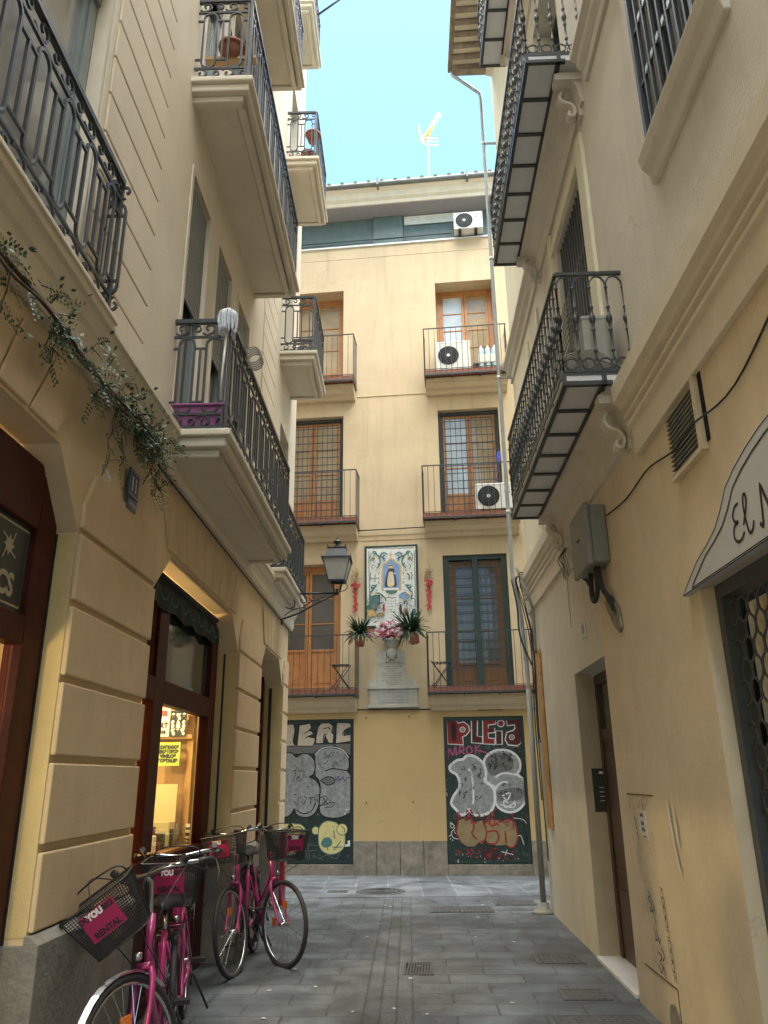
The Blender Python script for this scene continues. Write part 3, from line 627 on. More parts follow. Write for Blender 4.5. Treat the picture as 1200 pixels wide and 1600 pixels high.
# eaves and gutter
m=MB(FR); m.prism([(-.05,13.45),(.10,13.5),(.14,13.66),(.70,13.62),(.72,13.74),(-.05,13.95)],-12,10.5,0)
m.build('eaves','trim_cream',RB)
m=MB(FR); 
for k in range(24): u=10.4-k*.22; m.tube([(u,.05,13.63),(u,.70,13.60)],.05,8)
m.box(-12,10.5,.70,.78,13.60,13.72); m.box(10.36,10.5,.02,.70,13.52,13.64); m.build('roof_tiles','roof_tile',RB)
# street door at number 10
m=MB(FR); d=-.185
m.box(6.68,6.76,d-.06,d,.03,2.55); m.box(7.87,7.97,d-.06,d,.03,2.55); m.box(6.76,7.87,d-.06,d,2.45,2.55); m.box(6.76,7.87,d-.055,d-.004,1.92,2.02)
for a,b in ((6.765,7.31),(7.32,7.865)):
    m.box(a,b,d-.05,d-.015,.03,1.92)
    for z0,z1 in ((.14,.62),(.72,.80),(.92,1.80)): m.box(a+.07,b-.07,d-.015,d-.004,z0,z1); m.box(a+.10,b-.10,d-.004,d+.004,z0+.03,z1-.03)
o=m.build('street_door','wood_dark',RB,bevel=.006)
m=MB(FR); m.quad((6.77,d-.03,2.02),(7.87,d-.03,2.02),(7.87,d-.03,2.45),(6.77,d-.03,2.45)); m.build('pane','pane_dark',o)
m=MB(FR); m.lathe((7.24,d+.005,1.05),[(.028,-.006),(.028,.006)],12); m.tube([(7.24,d-.01,1.05),(7.24,d+.05,1.05)],.009,8); m.tube([(7.25,d+.05,1.05),(7.14,d+.05,1.045)],.011,8); m.build('handle','chrome',o)
m=MB(FR); m.box(6.665,7.985,-.26,.03,0,.035); m.build('door_step','marble',RB,bevel=.006)
m=MB(FR); m.box(6.63,6.66,-.26,-.0,0,2.57); m.build('jamb','plaster_right',RB)
m=MB(FR); m.box(7.975,7.989,-.185,-.002,.035,2.568); m.build('jamb','jamb_shade_brown',RB)  # shade of the door reveal painted in: darker skin over the same wall plaster
# recessed blind panel beside the door head
m=MB(FR); m.box(7.9,7.94,-.004,.012,3.05,3.62); m.box(6.7,7.9,-.004,.012,3.58,3.62); m.build('panel_moulding','plaster_right_far',RB)
# shop opening with ring-link roller grille
m=MB(FR); m.box(1.0,4.2,-1.2,-1.15,0,2.7); m.box(1.0,4.2,-1.15,-.2,2.62,2.7); m.box(4.30,4.34,-1.2,-.2,0,2.7); SR=m.build('shop_room','room_dark',RB)
m=MB(FR); m.box(2.3,4.26,-.26,-.22,.0,2.5); m.build('door_panel','plaster_right',SR)
m=MB(FR); m.box(4.19,4.262,-.16,-.06,0,2.6); m.box(1.2,4.19,-.16,-.06,2.52,2.598)
rr=.062; row=0; z=.08
while z<2.5:
    u=1.3+(rr if row%2 else 0)
    while u<4.17:
        m.tube([(u+rr*.96*math.cos(a),-.10,z+rr*1.08*math.sin(a)) for a in [2*PI*i/12 for i in range(12)]],.006,4,True); u+=2*rr
    z+=rr*1.72; row+=1
o=m.build('roller_grille','iron_grey',RB,merge=False)
# vent grille
m=MB(FR); m.box(3.84,3.885,.018,.055,3.27,3.72); m.box(3.885,4.36,.018,.055,3.27,3.30)
VG=m.build('vent','plaster_right',RB,bevel=.004)
m=MB(FR); m.box(3.89,4.36,.014,.022,3.30,3.70); m.box(3.80,3.838,.018,.026,3.31,3.73); m.m=0
m.build('vent_back','hole_black',VG)
m=MB(FR)
for k in range(13): z=3.31+k*.030; m.box(3.888,4.355,.028,.046,z,z+.007)
m.build('vent_slats','box_grey',VG)
# utility hatch outline, patches of bare stone low down
m=MB(FR); m.box(5.66,6.33,.014,.0215,1.455,1.465); m.nxt(); m.box(5.60,6.34,.014,.0215,.30,.308); m.nxt(); m.box(5.60,5.608,.014,.0215,.12,.30); m.build_each('hatch_edge','wood_dark',RB)
# ======================= FACADE AT THE END =======================
FB=thing('apartment_building','yellow ochre block closing the alley, with graffitied shutters and plain iron balconies','building',FF((0,-.5,0)))
fo=[(-2.15,-.85,9.44,11.87,.38),(1.18,2.42,9.44,11.89,.38),(-2.15,-.835,6.35,8.78,.16),(1.14,2.38,6.35,8.78,.16),(-2.2,-.86,3.07,5.58,.22),(1.13,2.36,3.07,5.66,.16),
    (-5,-3.6,3.07,5.6,.2),(-5,-3.6,6.35,8.78,.2),(4.2,5.4,3.07,5.6,.2),(4.2,5.4,6.35,8.78,.2)]
m=MB(FF); wall(m,-9,9,2.77,13.0,0,fo); m.build('upper_wall','facade_plaster',FB)
go=[(-2.55,-.60,.18,2.62,.10),(1.035,2.47,.18,2.62,.10)]
m=MB(FF); wall(m,-9,9,.55,2.77,.0,[(a,b,.55,e,dp) for a,b,c,e,dp in go]); m.build('wall','facade_ochre',FB)
m=MB(FF)
for a,b in ((-9,-2.55),(-.60,1.035),(2.47,9)):
    n=max(1,round((b-a)/.42))
    for k in range(n): m.box(a+(b-a)*k/n+(.004 if k else 0),a+(b-a)*(k+1)/n-.004,-.12,.022,0,.55)
for a,b in ((-2.55,-.6),(1.035,2.47)): m.box(a,b,-.12,.0,0,.175)
m.build('stone_base','facade_stone',FB,bevel=.006)
m=MB(FF)
m.box(-9,9,-.01,.035,13.0,13.04); m.build('parapet_ledge','white_paint',FB)
m=MB(FF); m.box(-9,9,-.01,.006,12.70,12.72); m.box(-.55,.95,-.01,.012,9.19,9.215); m.box(-.5,.8,-.01,.012,6.12,6.14); m.box(-.5,.85,-.01,.012,6.02,6.03); m.build('string_line','facade_plaster',FB,bevel=.003)
# attic
m=MB(FF); m.box(-9,9,-.3,-.12,13.04,13.86); m.box(-.18,.50,-.12,-.05,13.04,13.84); AT=m.build('attic_wall','attic_green',FB,bevel=.004)
window(AT and FB,FF,-1.95,-.2,13.06,13.82,-.10,'attic_green','blind_pale',2,1,t=.05)
window(FB,FF,.52,1.72,13.06,13.82,-.10,'attic_green','pane_dark',1,1,t=.05,blind='blind_pale',blind_z=13.58)
window(FB,FF,1.74,3.0,13.06,13.82,-.10,'attic_green','pane_dark',2,1,t=.05)
m=MB(FF); m.tube([(-2.2,-.04,13.22),(1.6,-.04,13.22)],.012,5); m.tube([(-2.2,-.04,13.14),(-.2,-.04,13.14)],.007,4); m.build('attic_rail','iron_grey',FB)
m=MB(FF); m.prism([(-.3,13.86),(.36,13.86),(.38,13.93),(.44,13.98),(.47,14.10),(.56,14.16),(.56,14.20),(-.3,14.2)],-9,9,0); m.build('cornice','trim_cream',FB)
m=MB(FF); m.tube([(-9,.59,14.21),(9,.59,14.21)],.06,10); 
for u in range(-8,9,2): m.box(u-.02,u+.02,.5,.69,14.12,14.32)
m.build('gutter','gutter_grey',FB)
m=MB(FF); m.box(-9,9,-.12,.33,13.845,13.857); m.build('soffit','soffit_grey',FB)
m=MB(FF); m.quad((-9,.62,14.24),(9,.62,14.24),(9,-5,16.2),(-9,-5,16.2))
for k in range(60): u=-8.9+k*.3; m.tube([(u,.64,14.24),(u,-5,16.2)],.05,8)
m.build('roof','roof_tile',FB)
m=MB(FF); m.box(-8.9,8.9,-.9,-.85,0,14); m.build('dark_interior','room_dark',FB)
# windows of the facade
window(FB,FF,*[-2.148,-.852],9.44,11.868,-.36,'wood_orange','pane_tan',2,3,t=.09,panel=.45,name='balcony_door')
window(FB,FF,1.182,2.418,9.44,11.888,-.36,'wood_orange','pane_painted_sky',2,4,t=.09,panel=.45,pm2='pane_tan',name='balcony_door')
window(FB,FF,-2.148,-.837,6.35,8.778,-.14,'green_metal','pane_tan',2,3,t=.08,panel=.5,lm='wood_orange',name='balcony_door',grille=(6.4,8.72,'grid'))
window(FB,FF,1.142,2.378,6.35,8.778,-.14,'green_metal','pane_painted_sky',2,3,t=.08,panel=.5,lm='wood_orange',pm2='pane_tan',name='balcony_door',grille=(6.4,8.72,'grid'))
window(FB,FF,-2.198,-.862,3.07,5.578,-.20,'wood_orange','pane_curtain',2,3,t=.10,panel=.72,name='balcony_door')
o=window(FB,FF,1.24,2.25,3.07,5.56,-.14,'wood_brown','pane_curtain',2,3,t=.07,panel=.42,name='balcony_door')
grille_part(o,FF,1.24,2.25,3.5,5.6,-.08)
m=MB(FF); m.box(1.132,1.24,-.15,-.06,3.07,5.658); m.box(2.25,2.358,-.15,-.06,3.07,5.658); m.box(1.24,2.25,-.15,-.06,5.57,5.658); m.box(1.69,1.80,-.1,-.05,3.07,5.57); m.build('shutter_frame','green_metal',FB,bevel=.005)
for a,b,c,e,dp in fo[6:]: window(FB,FF,a+.002,b-.002,c,e-.002,-.17,'wood_orange','pane_dark',2,3,t=.09,panel=.5,name='balcony_door')
# plain bar balconies
def balcony_plain(u0,u1,z,D=.45,H=1.02):
    m=MB(FF); m.prism([(0,z-.34),(.10,z-.34),(.14,z-.28),(.22,z-.25),(.27,z-.17),(.33,z-.15),(.33,z-.075),(0,z-.075)],u0+.03,u1-.03,0)
    o=m.build('balcony','facade_plaster',FB,bevel=.006)
    m=MB(FF); m.box(u0+.01,u1-.01,.0,D-.01,z-.05,z+.045); m.build('brick_edge','brick_edge',o,bevel=.004)
    m=MB(FF); m.box(u0,u1,D-.015,D+.005,z-.075,z-.04)
    for k in range(4): u=u0+.02+(u1-u0-.04)*k/3; m.box(u-.014,u+.014,.02,D,z-.10,z-.052)
    m.box(u0,u0+.02,0,D,z-.07,z-.05); m.box(u1-.02,u1,0,D,z-.07,z-.05)
    def rl_(P0,P1):
        (a,b),(c,e)=P0,P1; L=math.hypot(c-a,e-b); n=max(2,round(L/.115))
        m.tube([(a,b,z+H),(c,e,z+H)],.014,4); m.tube([(a,b,z+.06),(c,e,z+.06)],.009,4)
        for k in range(n+1): t=k/n; x,y=a+(c-a)*t,b+(e-b)*t; m.tube([(x,y,z-.04),(x,y,z+H)],.0075,4)
    rl_((u0+.012,0),(u0+.012,D)); rl_((u0+.012,D),(u1-.012,D)); rl_((u1-.012,D),(u1-.012,0))
    m.build('railing','iron_black',o,merge=False); return o
for u0,u1,z in ((-2.6,-.55,9.44),(.90,2.62,9.44),(-2.6,-.49,6.35),(.79,2.66,6.35),(-2.7,-.50,3.07),(.79,2.72,3.07)): balcony_plain(u0,u1,z)
# metal shutters that carry the graffiti
SH=[]
for a,b in ((-2.54,-.605),(1.04,2.465)):
    m=MB(FF); m.box(a,b,-.09,-.045,.19,2.61); m.box(a,a+.06,-.045,-.02,.05,2.61); m.box(b-.06,b,-.045,-.02,.05,2.61); m.box(a+.06,b-.06,-.045,-.02,2.55,2.61); m.box(a+.06,b-.06,-.045,-.02,.19,.24)
    for k in range(1,9): u=a+.06+(b-a-.12)*k/9; m.box(u-.004,u+.004,-.0452,-.0438,.24,2.55)
    SH.append(m.build('metal_shutter','green_metal',FB,bevel=.003))
# ======================= DRAWINGS ON FLAT SURFACES =======================
def quadmap(c,rect):
    """c: four corners TL TR BR BL in sketch units, rect: u0,u1,z0,z1 -> function sketch point -> (u,z)"""
    (x0,y0),(x1,y1),(x2,y2),(x3,y3)=c; u0,u1,z0,z1=rect
    def f(p):
        x,y=p; s,t=.5,.5
        for _ in range(8):
            X=(1-s)*(1-t)*x0+s*(1-t)*x1+s*t*x2+(1-s)*t*x3-x; Y=(1-s)*(1-t)*y0+s*(1-t)*y1+s*t*y2+(1-s)*t*y3-y
            a=(1-t)*(x1-x0)+t*(x2-x3); b=(1-s)*(x3-x0)+s*(x2-x1); c_=(1-t)*(y1-y0)+t*(y2-y3); d=(1-s)*(y3-y0)+s*(y2-y1)
            D=a*d-b*c_; s-=(X*d-b*Y)/D; t-=(a*Y-c_*X)/D
        return (u0+(u1-u0)*s,z1-(z1-z0)*t)
    return f
class Draw:
    def __init__(s,fr,f,d,mats): s.mb=MB(fr); s.f=f; s.d=d; s.mats=mats; s.k=0
    def lay(s): s.k+=1; return s.d+.0006*s.k
    def area(s,m,pts,sm=True):
        s.mb.m=s.mats.index(m); p=[s.f(q) for q in (smooth(pts,True,4) if sm else pts)]; s.mb.fill(p,s.lay())
    def line(s,m,pts,w,closed=False,sm=True):
        s.mb.m=s.mats.index(m); p=[s.f(q) for q in (smooth(pts,closed,4) if sm else pts)]; s.mb.ribbon(p,w,s.lay(),closed)
    def many(s,m,lines,w,sm=True):
        s.mb.m=s.mats.index(m); d=s.lay()
        for i,pts in enumerate(lines): s.mb.ribbon([s.f(q) for q in (smooth(pts,False,4) if sm else pts)],w,d+.00002*i)
    def scrib(s,m,box,n,w,sc=12,rn=None):
        r=random.Random(rn or n); x0,y0,x1,y1=box; L=[]
        for _ in range(n):
            x,y=r.uniform(x0,x1),r.uniform(y0,y1); L.append([(x+r.uniform(-sc,sc)*j*.5,y+r.uniform(-sc,sc)) for j in range(3)])
        s.many(m,L,w)
    def build(s,name,parent): return s.mb.build(name,s.mats,parent,merge=False)
# right shutter
MA=['ink_black','ink_white','ink_silver','ink_red','ink_darkred','ink_pink','ink_tan','ink_grey','ink_teal']
D=Draw(FF,quadmap([(15,68),(790,65),(880,1480),(75,1480)],(1.04,2.465,.19,2.61)),-.044,MA)
W=.022
def letter(fill,pts,w=W,edge='ink_white',sm=False):
    D.area(fill,pts,sm); D.line(edge,pts,w,True,sm)
letter('ink_red',[(45,95),(145,95),(160,125),(215,112),(262,150),(275,205),(240,250),(205,265),(215,345),(60,335)])
D.area('ink_darkred',[(90,130),(140,130),(145,300),(95,290)]); D.area('ink_black',[(100,150),(132,150),(135,280),(105,280)])
D.area('ink_silver',circ((205,190),20,12),False); D.line('ink_white',circ((205,190),26,14),.016,True,False)
letter('ink_darkred',[(290,85),(350,88),(350,260),(400,265),(400,335),(295,325)])
letter('ink_red',[(400,90),(530,90),(528,140),(455,150),(458,180),(520,185),(520,225),(455,232),(460,280),(520,285),(518,345),(405,338)])
D.area('ink_darkred',circ((485,195),30,12),False)
letter('ink_darkred',[(527,210),(590,210),(592,345),(530,345)])
letter('ink_red',circ((578,135),33,14)[:],.018)
letter('ink_darkred',[(630,95),(770,85),(778,330),(740,362),(650,352),(620,300),(635,225),(700,205),(715,185),(712,150),(640,160)])
D.area('ink_silver',circ((685,275),15,10),False); D.line('ink_white',circ((685,275),24,14),.014,True,False)
D.many('ink_pink',[[(60,500),(75,380),(110,450),(135,365),(150,460)],[(175,440),(180,365),(215,370),(215,400),(185,405),(235,440)],[(300,400),(275,360),(245,390),(260,435),(295,420),(300,395)],[(330,345),(335,445)],[(375,350),(335,395),(385,410),(450,430)]],.026)
D.many('ink_grey',[[(440,355),(435,380),(470,378),(465,350)],[(520,350),(515,378),(560,382)],[(590,362),(620,375),(650,365),(680,385),(720,370),(770,385)]],.010)
B1=[(80,560),(150,500),(210,490),(250,455),(320,460),(390,510),(430,580),(435,660),(420,700),(470,735),(510,790),(525,870),(500,970),(440,1020),(350,1035),(290,1000),(270,970),(250,1005),(200,1030),(150,980),(100,920),(120,850),(160,790),(180,720),(150,640),(100,610)]
D.area('ink_silver',B1); 
B2=[(415,520),(450,450),(530,405),(640,405),(720,450),(765,520),(760,600),(740,640),(800,700),(830,790),(815,900),(750,980),(660,1005),(570,970),(525,900),(520,800),(520,760),(440,720),(435,620)]
D.area('ink_silver',B2); 
D.area('ink_grey',[(430,510),(480,450),(560,430),(650,445),(700,510),(690,590),(600,620),(500,650),(450,600)]); D.area('ink_grey',[(540,810),(700,770),(800,800),(770,880),(600,900),(550,880)])
D.line('ink_white',B2,.040,True); D.line('ink_white',B1,.044,True)
D.many('ink_white',[[(265,580),(295,640),(310,740)],[(310,740),(315,830),(312,925)],[(525,670),(600,630),(700,640),(740,650)],[(520,800),(560,735),(620,715),(660,730)]],.032)
D.many('ink_white',[[(590,850),(670,820),(640,890),(600,850)],[(650,920),(610,895),(620,960),(690,930),(720,900),(700,960),(570,930)],[(745,915),(755,920)]],.022)
D.scrib('ink_black',(450,450,690,600),22,.014,40); D.scrib('ink_black',(150,560,400,930),22,.012,34); D.scrib('ink_black',(560,700,780,880),14,.010,30)
T1=[(175,1085),(250,1065),(330,1100),(400,1080),(430,1130),(430,1240),(400,1300),(360,1290),(330,1320),(250,1320),(190,1270),(160,1210)]
D.area('ink_tan',T1); D.area('ink_tan',[(440,1090),(550,1080),(560,1100),(680,1070),(720,1150),(730,1240),(720,1310),(680,1335),(630,1310),(560,1315),(470,1300),(430,1240)])
D.many('ink_red',[[(170,1080),(150,1200),(180,1240)],[(230,1080),(300,1070),(320,1150),(300,1200),(350,1260)],[(400,1080),(440,1170),(430,1260),(370,1290)],[(450,1190),(530,1180),(560,1240),(520,1300),(440,1290)],[(620,1180),(630,1300)],[(720,1130),(740,1240),(700,1330),(640,1320)],[(480,1050),(520,1090),(500,1140),(480,1110)],[(560,1080),(620,1100),(690,1080),(700,1170)]],.028)
D.scrib('ink_red',(110,985,720,1130),34,.020,28); D.scrib('ink_red',(120,1350,720,1440),34,.014,26); D.scrib('ink_darkred',(380,1330,640,1450),30,.02,24)
D.many('ink_white',[[(110,1110),(130,1130),(110,1150),(90,1130),(110,1110)],[(140,1150),(105,1190),(120,1240),(170,1255)],[(740,1230),(770,1225),(800,1310)],[(580,1370),(640,1385),(700,1400)],[(640,1350),(620,1410)],[(700,1060),(800,1080),(850,1180),(845,1215)]],.010)
D.scrib('ink_white',(80,1050,140,1300),14,.008,10); D.scrib('ink_white',(130,1370,760,1470),12,.007,10); D.scrib('ink_white',(20,680,60,950),14,.012,8); D.scrib('ink_grey',(60,380,860,1440),130,.006,22,5)
rq=random.Random(77)
D.many('ink_white',[[(x,y),(x+rq.uniform(-2,2),y+rq.uniform(20,75))] for x,y in [(rq.uniform(110,800),rq.uniform(900,1020)) for _ in range(12)]],.0035,False)
D.many('ink_black',[[(x,y),(x,y+rq.uniform(30,110))] for x,y in [(rq.uniform(140,790),rq.uniform(520,900)) for _ in range(14)]],.004,False)
D.build('graffiti',SH[1])
# left shutter
MA2=['ink_black','ink_white','ink_silver','ink_cream','ink_yellow','ink_teal','ink_grey','ink_purple']
# sketch crop: x 60..705 is u -1.73..-.605
D=Draw(FF,quadmap([(-400,85),(708,85),(690,1475),(-400,1475)],(-2.54,-.605,.19,2.61)),-.044,MA2)
def letter2(fill,pts,w=.018): D.area(fill,pts,False); D.line('ink_black',pts,w,True,False)
D.area('ink_grey',[(-380,340),(690,330),(690,460),(500,340),(300,420),(-380,420)],False)
letter2('ink_cream',[(125,135),(240,115),(255,160),(225,195),(255,195),(275,225),(225,255),(290,265),(295,300),(270,350),(105,345)])
letter2('ink_cream',[(-60,130),(60,120),(80,180),(60,300),(80,345),(-80,345)])
letter2('ink_cream',[(330,150),(370,105),(440,105),(485,150),(470,210),(495,240),(485,320),(440,320),(400,240),(390,320),(305,325),(305,260)])
letter2('ink_cream',[(525,115),(660,118),(685,150),(670,175),(610,190),(600,245),(695,235),(680,305),(515,325)])
D.many('ink_black',[[(190,270),(230,245),(260,240)],[(180,220),(230,190)],[(380,175),(440,165),(460,190)],[(445,150),(445,185)],[(385,320),(390,240),(420,230)],[(590,245),(600,205),(650,170),(670,165)]],.016)
C1=[(60,420),(100,455),(160,425),(230,430),(290,490),(300,570),(280,630),(245,655),(310,690),(350,760),(350,860),(330,960),(270,1030),(180,1045),(110,1015),(90,960),(60,1010),(0,1040),(-60,980),(-60,480),(0,410)]
D.area('ink_silver',C1)
C2=[(300,430),(360,380),(480,365),(590,400),(645,470),(655,560),(640,600),(690,680),(705,800),(690,930),(640,1010),(550,1050),(440,1050),(360,1010),(345,900),(355,760),(340,690),(300,640),(300,560)]
D.area('ink_silver',C2); D.line('ink_black',C1,.020,True); D.line('ink_black',C2,.020,True)
D.line('ink_white',[(295,440),(360,378),(480,360),(590,395),(650,470)],.012)
D.many('ink_black',[[(400,600),(480,575),(560,585),(650,600)],[(355,690),(430,655),(490,670),(500,710),(430,735),(355,690)],[(110,975),(190,1010),(270,980),(310,900)]],.018)
D.area('ink_grey',[(365,690),(430,662),(485,680),(490,712),(430,725)])
D.many('ink_black',[[(60,600),(100,590),(70,690)],[(110,690),(125,650),(145,680),(120,700)],[(80,820),(115,830)],[(250,850),(300,860)],[(340,870),(400,840),(430,870),(380,920),(350,940)],[(350,940),(490,900),(480,945),(400,950)],[(400,880),(440,930)]],.011)
D.scrib('ink_grey',(80,460,280,960),30,.014,30); D.scrib('ink_grey',(380,400,640,560),18,.02,24); D.scrib('ink_black',(250,840,480,940),16,.008,20)
D.many('ink_purple',[[(510,640),(520,690),(540,650),(560,690),(590,660),(610,700),(640,660),(690,690)]],.012); D.scrib('ink_purple',(505,640,690,700),14,.007,14)
D.area('ink_yellow',circ((312,1170),36,12)); D.line('ink_teal',circ((312,1170),38,14),.010,True,False)
Bh=[(340,1190),(360,1120),(420,1080),(490,1085),(540,1110),(600,1180),(610,1280),(580,1350),(500,1390),(420,1385),(350,1320)]
D.area('ink_yellow',Bh); D.line('ink_teal',Bh,.016,True)
D.area('ink_yellow',circ((580,1160),52,14)); D.line('ink_teal',circ((580,1160),54,16)[:13],.014,False,False)
D.area('ink_teal',[(370,1280),(400,1240),(450,1235),(480,1270),(470,1310),(420,1330),(375,1310)]); D.many('ink_teal',[[(495,1160),(505,1250)],[(490,1360),(570,1265)],[(480,1325),(580,1325)],[(430,1330),(440,1355)],[(570,1130),(600,1150),(605,1190)]],.016)
Bg=[(60,1100),(110,1105),(160,1110),(205,1150),(210,1200),(180,1240),(170,1310),(120,1380),(60,1400),(-60,1400),(-100,1250),(-60,1120)]
D.area('ink_yellow',Bg); D.line('ink_teal',Bg,.014,True); D.many('ink_teal',[[(140,1130),(175,1150),(185,1190)],[(80,1340),(130,1290)]],.014)
D.area('ink_white',[(605,1300),(635,1298),(635,1265),(662,1262),(665,1315),(608,1322)],False)
D.many('ink_grey',[[(235,1300),(340,1310)],[(235,1300),(260,1440)],[(250,1360),(330,1350)],[(200,1300),(240,1450)],[(290,1390),(350,1430),(420,1400),(520,1430),(540,1390)]],.009)
D.scrib('ink_grey',(290,1385,560,1450),26,.006,12); D.scrib('ink_white',(610,960,690,1080),7,.008,16); D.scrib('ink_grey',(0,100,690,1450),120,.006,20,9)
D.many('ink_grey',[[(x,y),(x,y+rq.uniform(60,220))] for x,y in [(rq.uniform(90,680),rq.uniform(420,880)) for _ in range(40)]],.004,False)
D.build('graffiti',SH[0])
# ======================= TILED SAINT PANEL =======================
TP=thing('tile_panel','framed white ceramic tile picture of a robed saint in a blue niche, above the flowers','tile panel',FF((.135,.03,4.3)))
m=MB(FF); m.box(-.39,.655,.0,.035,4.28,5.90); m.build('frame','green_metal',TP,bevel=.004)
m=MB(FF); m.box(-.345,.61,.035,.039,4.32,5.855); m.build('tiles','ceramic_white',TP)
MA3=['ink_blue','ink_ochre','ink_green','ink_teal','ink_black','ink_brown','ceramic_white','ink_yellow','ink_cream','petal_red','ink_grey','ink_tan']
D=Draw(FF,quadmap([(112,150),(925,130),(958,1370),(125,1390)],(-.39,.655,4.28,5.90)),.0396,MA3)
D.many('ink_grey',[[(x,170),(x+18,1350)] for x in range(270,900,125)]+[[(150,y),(905,y-8)] for y in range(290,1350,125)],.0022,False)
niche=[(385,830),(385,470),(400,435),(450,415),(490,370),(525,350),(565,370),(600,415),(655,435),(668,470),(672,830)]
D.area('ink_blue',niche,False); D.line('ink_ochre',niche,.028,True,False); D.line('ink_yellow',[(a+(14 if a<525 else -14),b) for a,b in niche],.006,True,False)
D.area('ceramic_white',[(410,800),(640,795),(645,825),(410,830)],False)
D.area('ink_ochre',circ((517,470),38,14),False); D.area('ink_cream',circ((517,480),24,12),False); D.area('ink_brown',[(490,480),(492,450),(540,450),(542,480),(530,462),(505,462)],False)
D.area('ink_brown',[(485,520),(520,505),(560,520),(590,600),(610,760),(560,780),(440,775),(430,720),(460,570)]); D.area('ink_cream',[(490,560),(550,560),(570,760),(470,760)]); D.area('ink_cream',circ((578,578),14,8),False); D.area('ink_brown',[(485,505),(560,505),(575,545),(520,552),(480,545)])
D.area('ink_yellow',[(470,735),(570,735),(575,762),(465,762)],False); D.area('ink_teal',[(440,835),(630,835),(600,870),(525,890),(455,868)],False)
for s in (1,-1):
    X=lambda x:525+(x-525)*s
    D.many('ink_teal',[[(X(800),260),(X(740),290),(X(695),370),(X(700),440),(X(750),500)],[(X(730),420),(X(705),460)],[(X(620),390),(X(650),340),(X(690),300),(X(640),260),(X(580),290)]],.026)
    D.many('ink_green',[[(X(820),250),(X(770),240),(X(750),290)],[(X(760),760),(X(810),760),(X(820),800),(X(780),790)],[(X(740),740),(X(800),820),(X(850),870)],[(X(850),880),(X(830),980)],[(X(640),920),(X(700),880),(X(760),870)]],.024)
    D.many('ink_blue',[[(X(600),270),(X(640),250),(X(680),265)],[(X(650),320),(X(625),350),(X(650),380)]],.018)
    D.area('ink_tan',circ((X(800),350),26,9)); D.area('ink_ochre',circ((X(748),530),15,6),False); D.area('ink_ochre',[(X(740),870),(X(760),840),(X(775),900)],False)
    D.many('ink_brown',[[(X(750),450),(X(780),490)],[(X(820),310),(X(830),400)]],.006)
D.many('ink_brown',[[(230,650),(340,650)],[(280,595),(278,700)]],.012); D.area('ink_brown',circ((232,650),9,8),False); D.area('ink_brown',circ((338,650),9,8),False); D.area('ink_brown',circ((280,598),9,8),False); D.area('ink_brown',circ((278,700),9,8),False)
D.line('ink_brown',[(765,585),(800,610),(800,680)],.022); D.many('ink_grey',[[(720,640),(760,620)],[(725,670),(770,650)]],.006)
D.many('ink_ochre',[[(515,340),(512,250)],[(490,280),(540,276)],[(497,310),(535,308)]],.016)
for s in (1,-1):
    X=lambda x:525+(x-525)*s
    D.many('ink_green',[[(X(720),300),(X(690),330),(X(660),320)],[(X(830),260),(X(850),330),(X(835),400)],[(X(790),440),(X(820),470),(X(800),520)],[(X(700),560),(X(720),600)],[(X(830),560),(X(845),620),(X(830),680)],[(X(700),740),(X(720),700)],[(X(610),310),(X(640),300),(X(640),340)],[(X(780),290),(X(800),320)]],.016)
    D.many('ink_ochre',[[(X(690),280),(X(715),265)],[(X(850),430),(X(830),450)],[(X(700),660),(X(712),690)],[(X(800),860),(X(840),900)],[(X(705),500),(X(715),530)]],.014)
    D.many('ink_blue',[[(X(770),400),(X(790),420)],[(X(840),740),(X(850),790)],[(X(720),820),(X(760),850)],[(X(600),340),(X(615),360)],[(X(700),900),(X(760),960),(X(820),940)]],.016)
D.many('ink_brown',[[(170,1130),(230,1150),(300,1120)],[(230,1180),(260,1210),(330,1190)],[(350,1080),(390,1120),(430,1100)],[(650,1020),(690,1030)],[(820,960),(880,970),(890,1060)],[(800,1060),(850,1080)]],.012)
D.scrib('ink_teal',(160,900,440,1240),40,.009,26,6); D.scrib('ink_blue',(640,880,900,1240),40,.009,24,7); D.scrib('ink_tan',(160,900,900,1240),36,.009,24,8)
for i in range(46):      # lettered border
    x=165+i*15.5; D.mb.m=4; a=D.f((x,190+rnd.uniform(-4,4))); D.mb.box(a[0]-.006,a[0]+.006,.0396,.0405,a[1]-.014*rnd.uniform(.5,1),a[1]+.014)
for i in range(60):
    y=240+i*16.5
    for x in (175,872): D.mb.m=4; a=D.f((x+(y-150)*.028+rnd.uniform(-4,4),y)); D.mb.box(a[0]-.012*rnd.uniform(.4,1),a[0]+.012,.0396,.0405,a[1]-.006,a[1]+.006)
D.area('ink_teal',[(210,960),(250,910),(330,905),(335,1000),(400,1020),(330,1050),(200,1040)]); D.area('ink_green',[(165,1060),(230,1040),(260,1110),(170,1130)]); D.area('ink_brown',[(330,900),(360,900),(360,1000),(340,1010)],False); D.area('ink_tan',[(320,1180),(400,1170),(430,1220),(330,1230)]); D.area('ink_ochre',[(165,1140),(250,1130),(300,1200),(180,1230)]); D.area('ink_grey',[(250,1050),(330,1060),(300,1120),(230,1110)]); D.area('petal_red',[(400,1060),(430,1050),(430,1160),(405,1140)]); D.line('ink_brown',[(380,910),(440,960),(450,1000)],.02)
D.area('ink_blue',[(640,930),(700,890),(790,900),(820,940),(740,950)]); D.area('ink_tan',[(740,910),(790,890),(800,940)]); D.line('ink_black',[(730,1050),(735,1005),(765,1005),(775,1060)],.018); D.area('ink_brown',[(655,1060),(690,1060),(690,1180),(660,1190)]); D.area('ink_tan',[(720,1120),(770,1110),(800,1200),(720,1220)]); D.area('ink_brown',[(745,1140),(770,1140),(775,1210),(740,1210)]); D.area('ink_green',[(850,1130),(890,1120),(900,1200),(850,1210)])
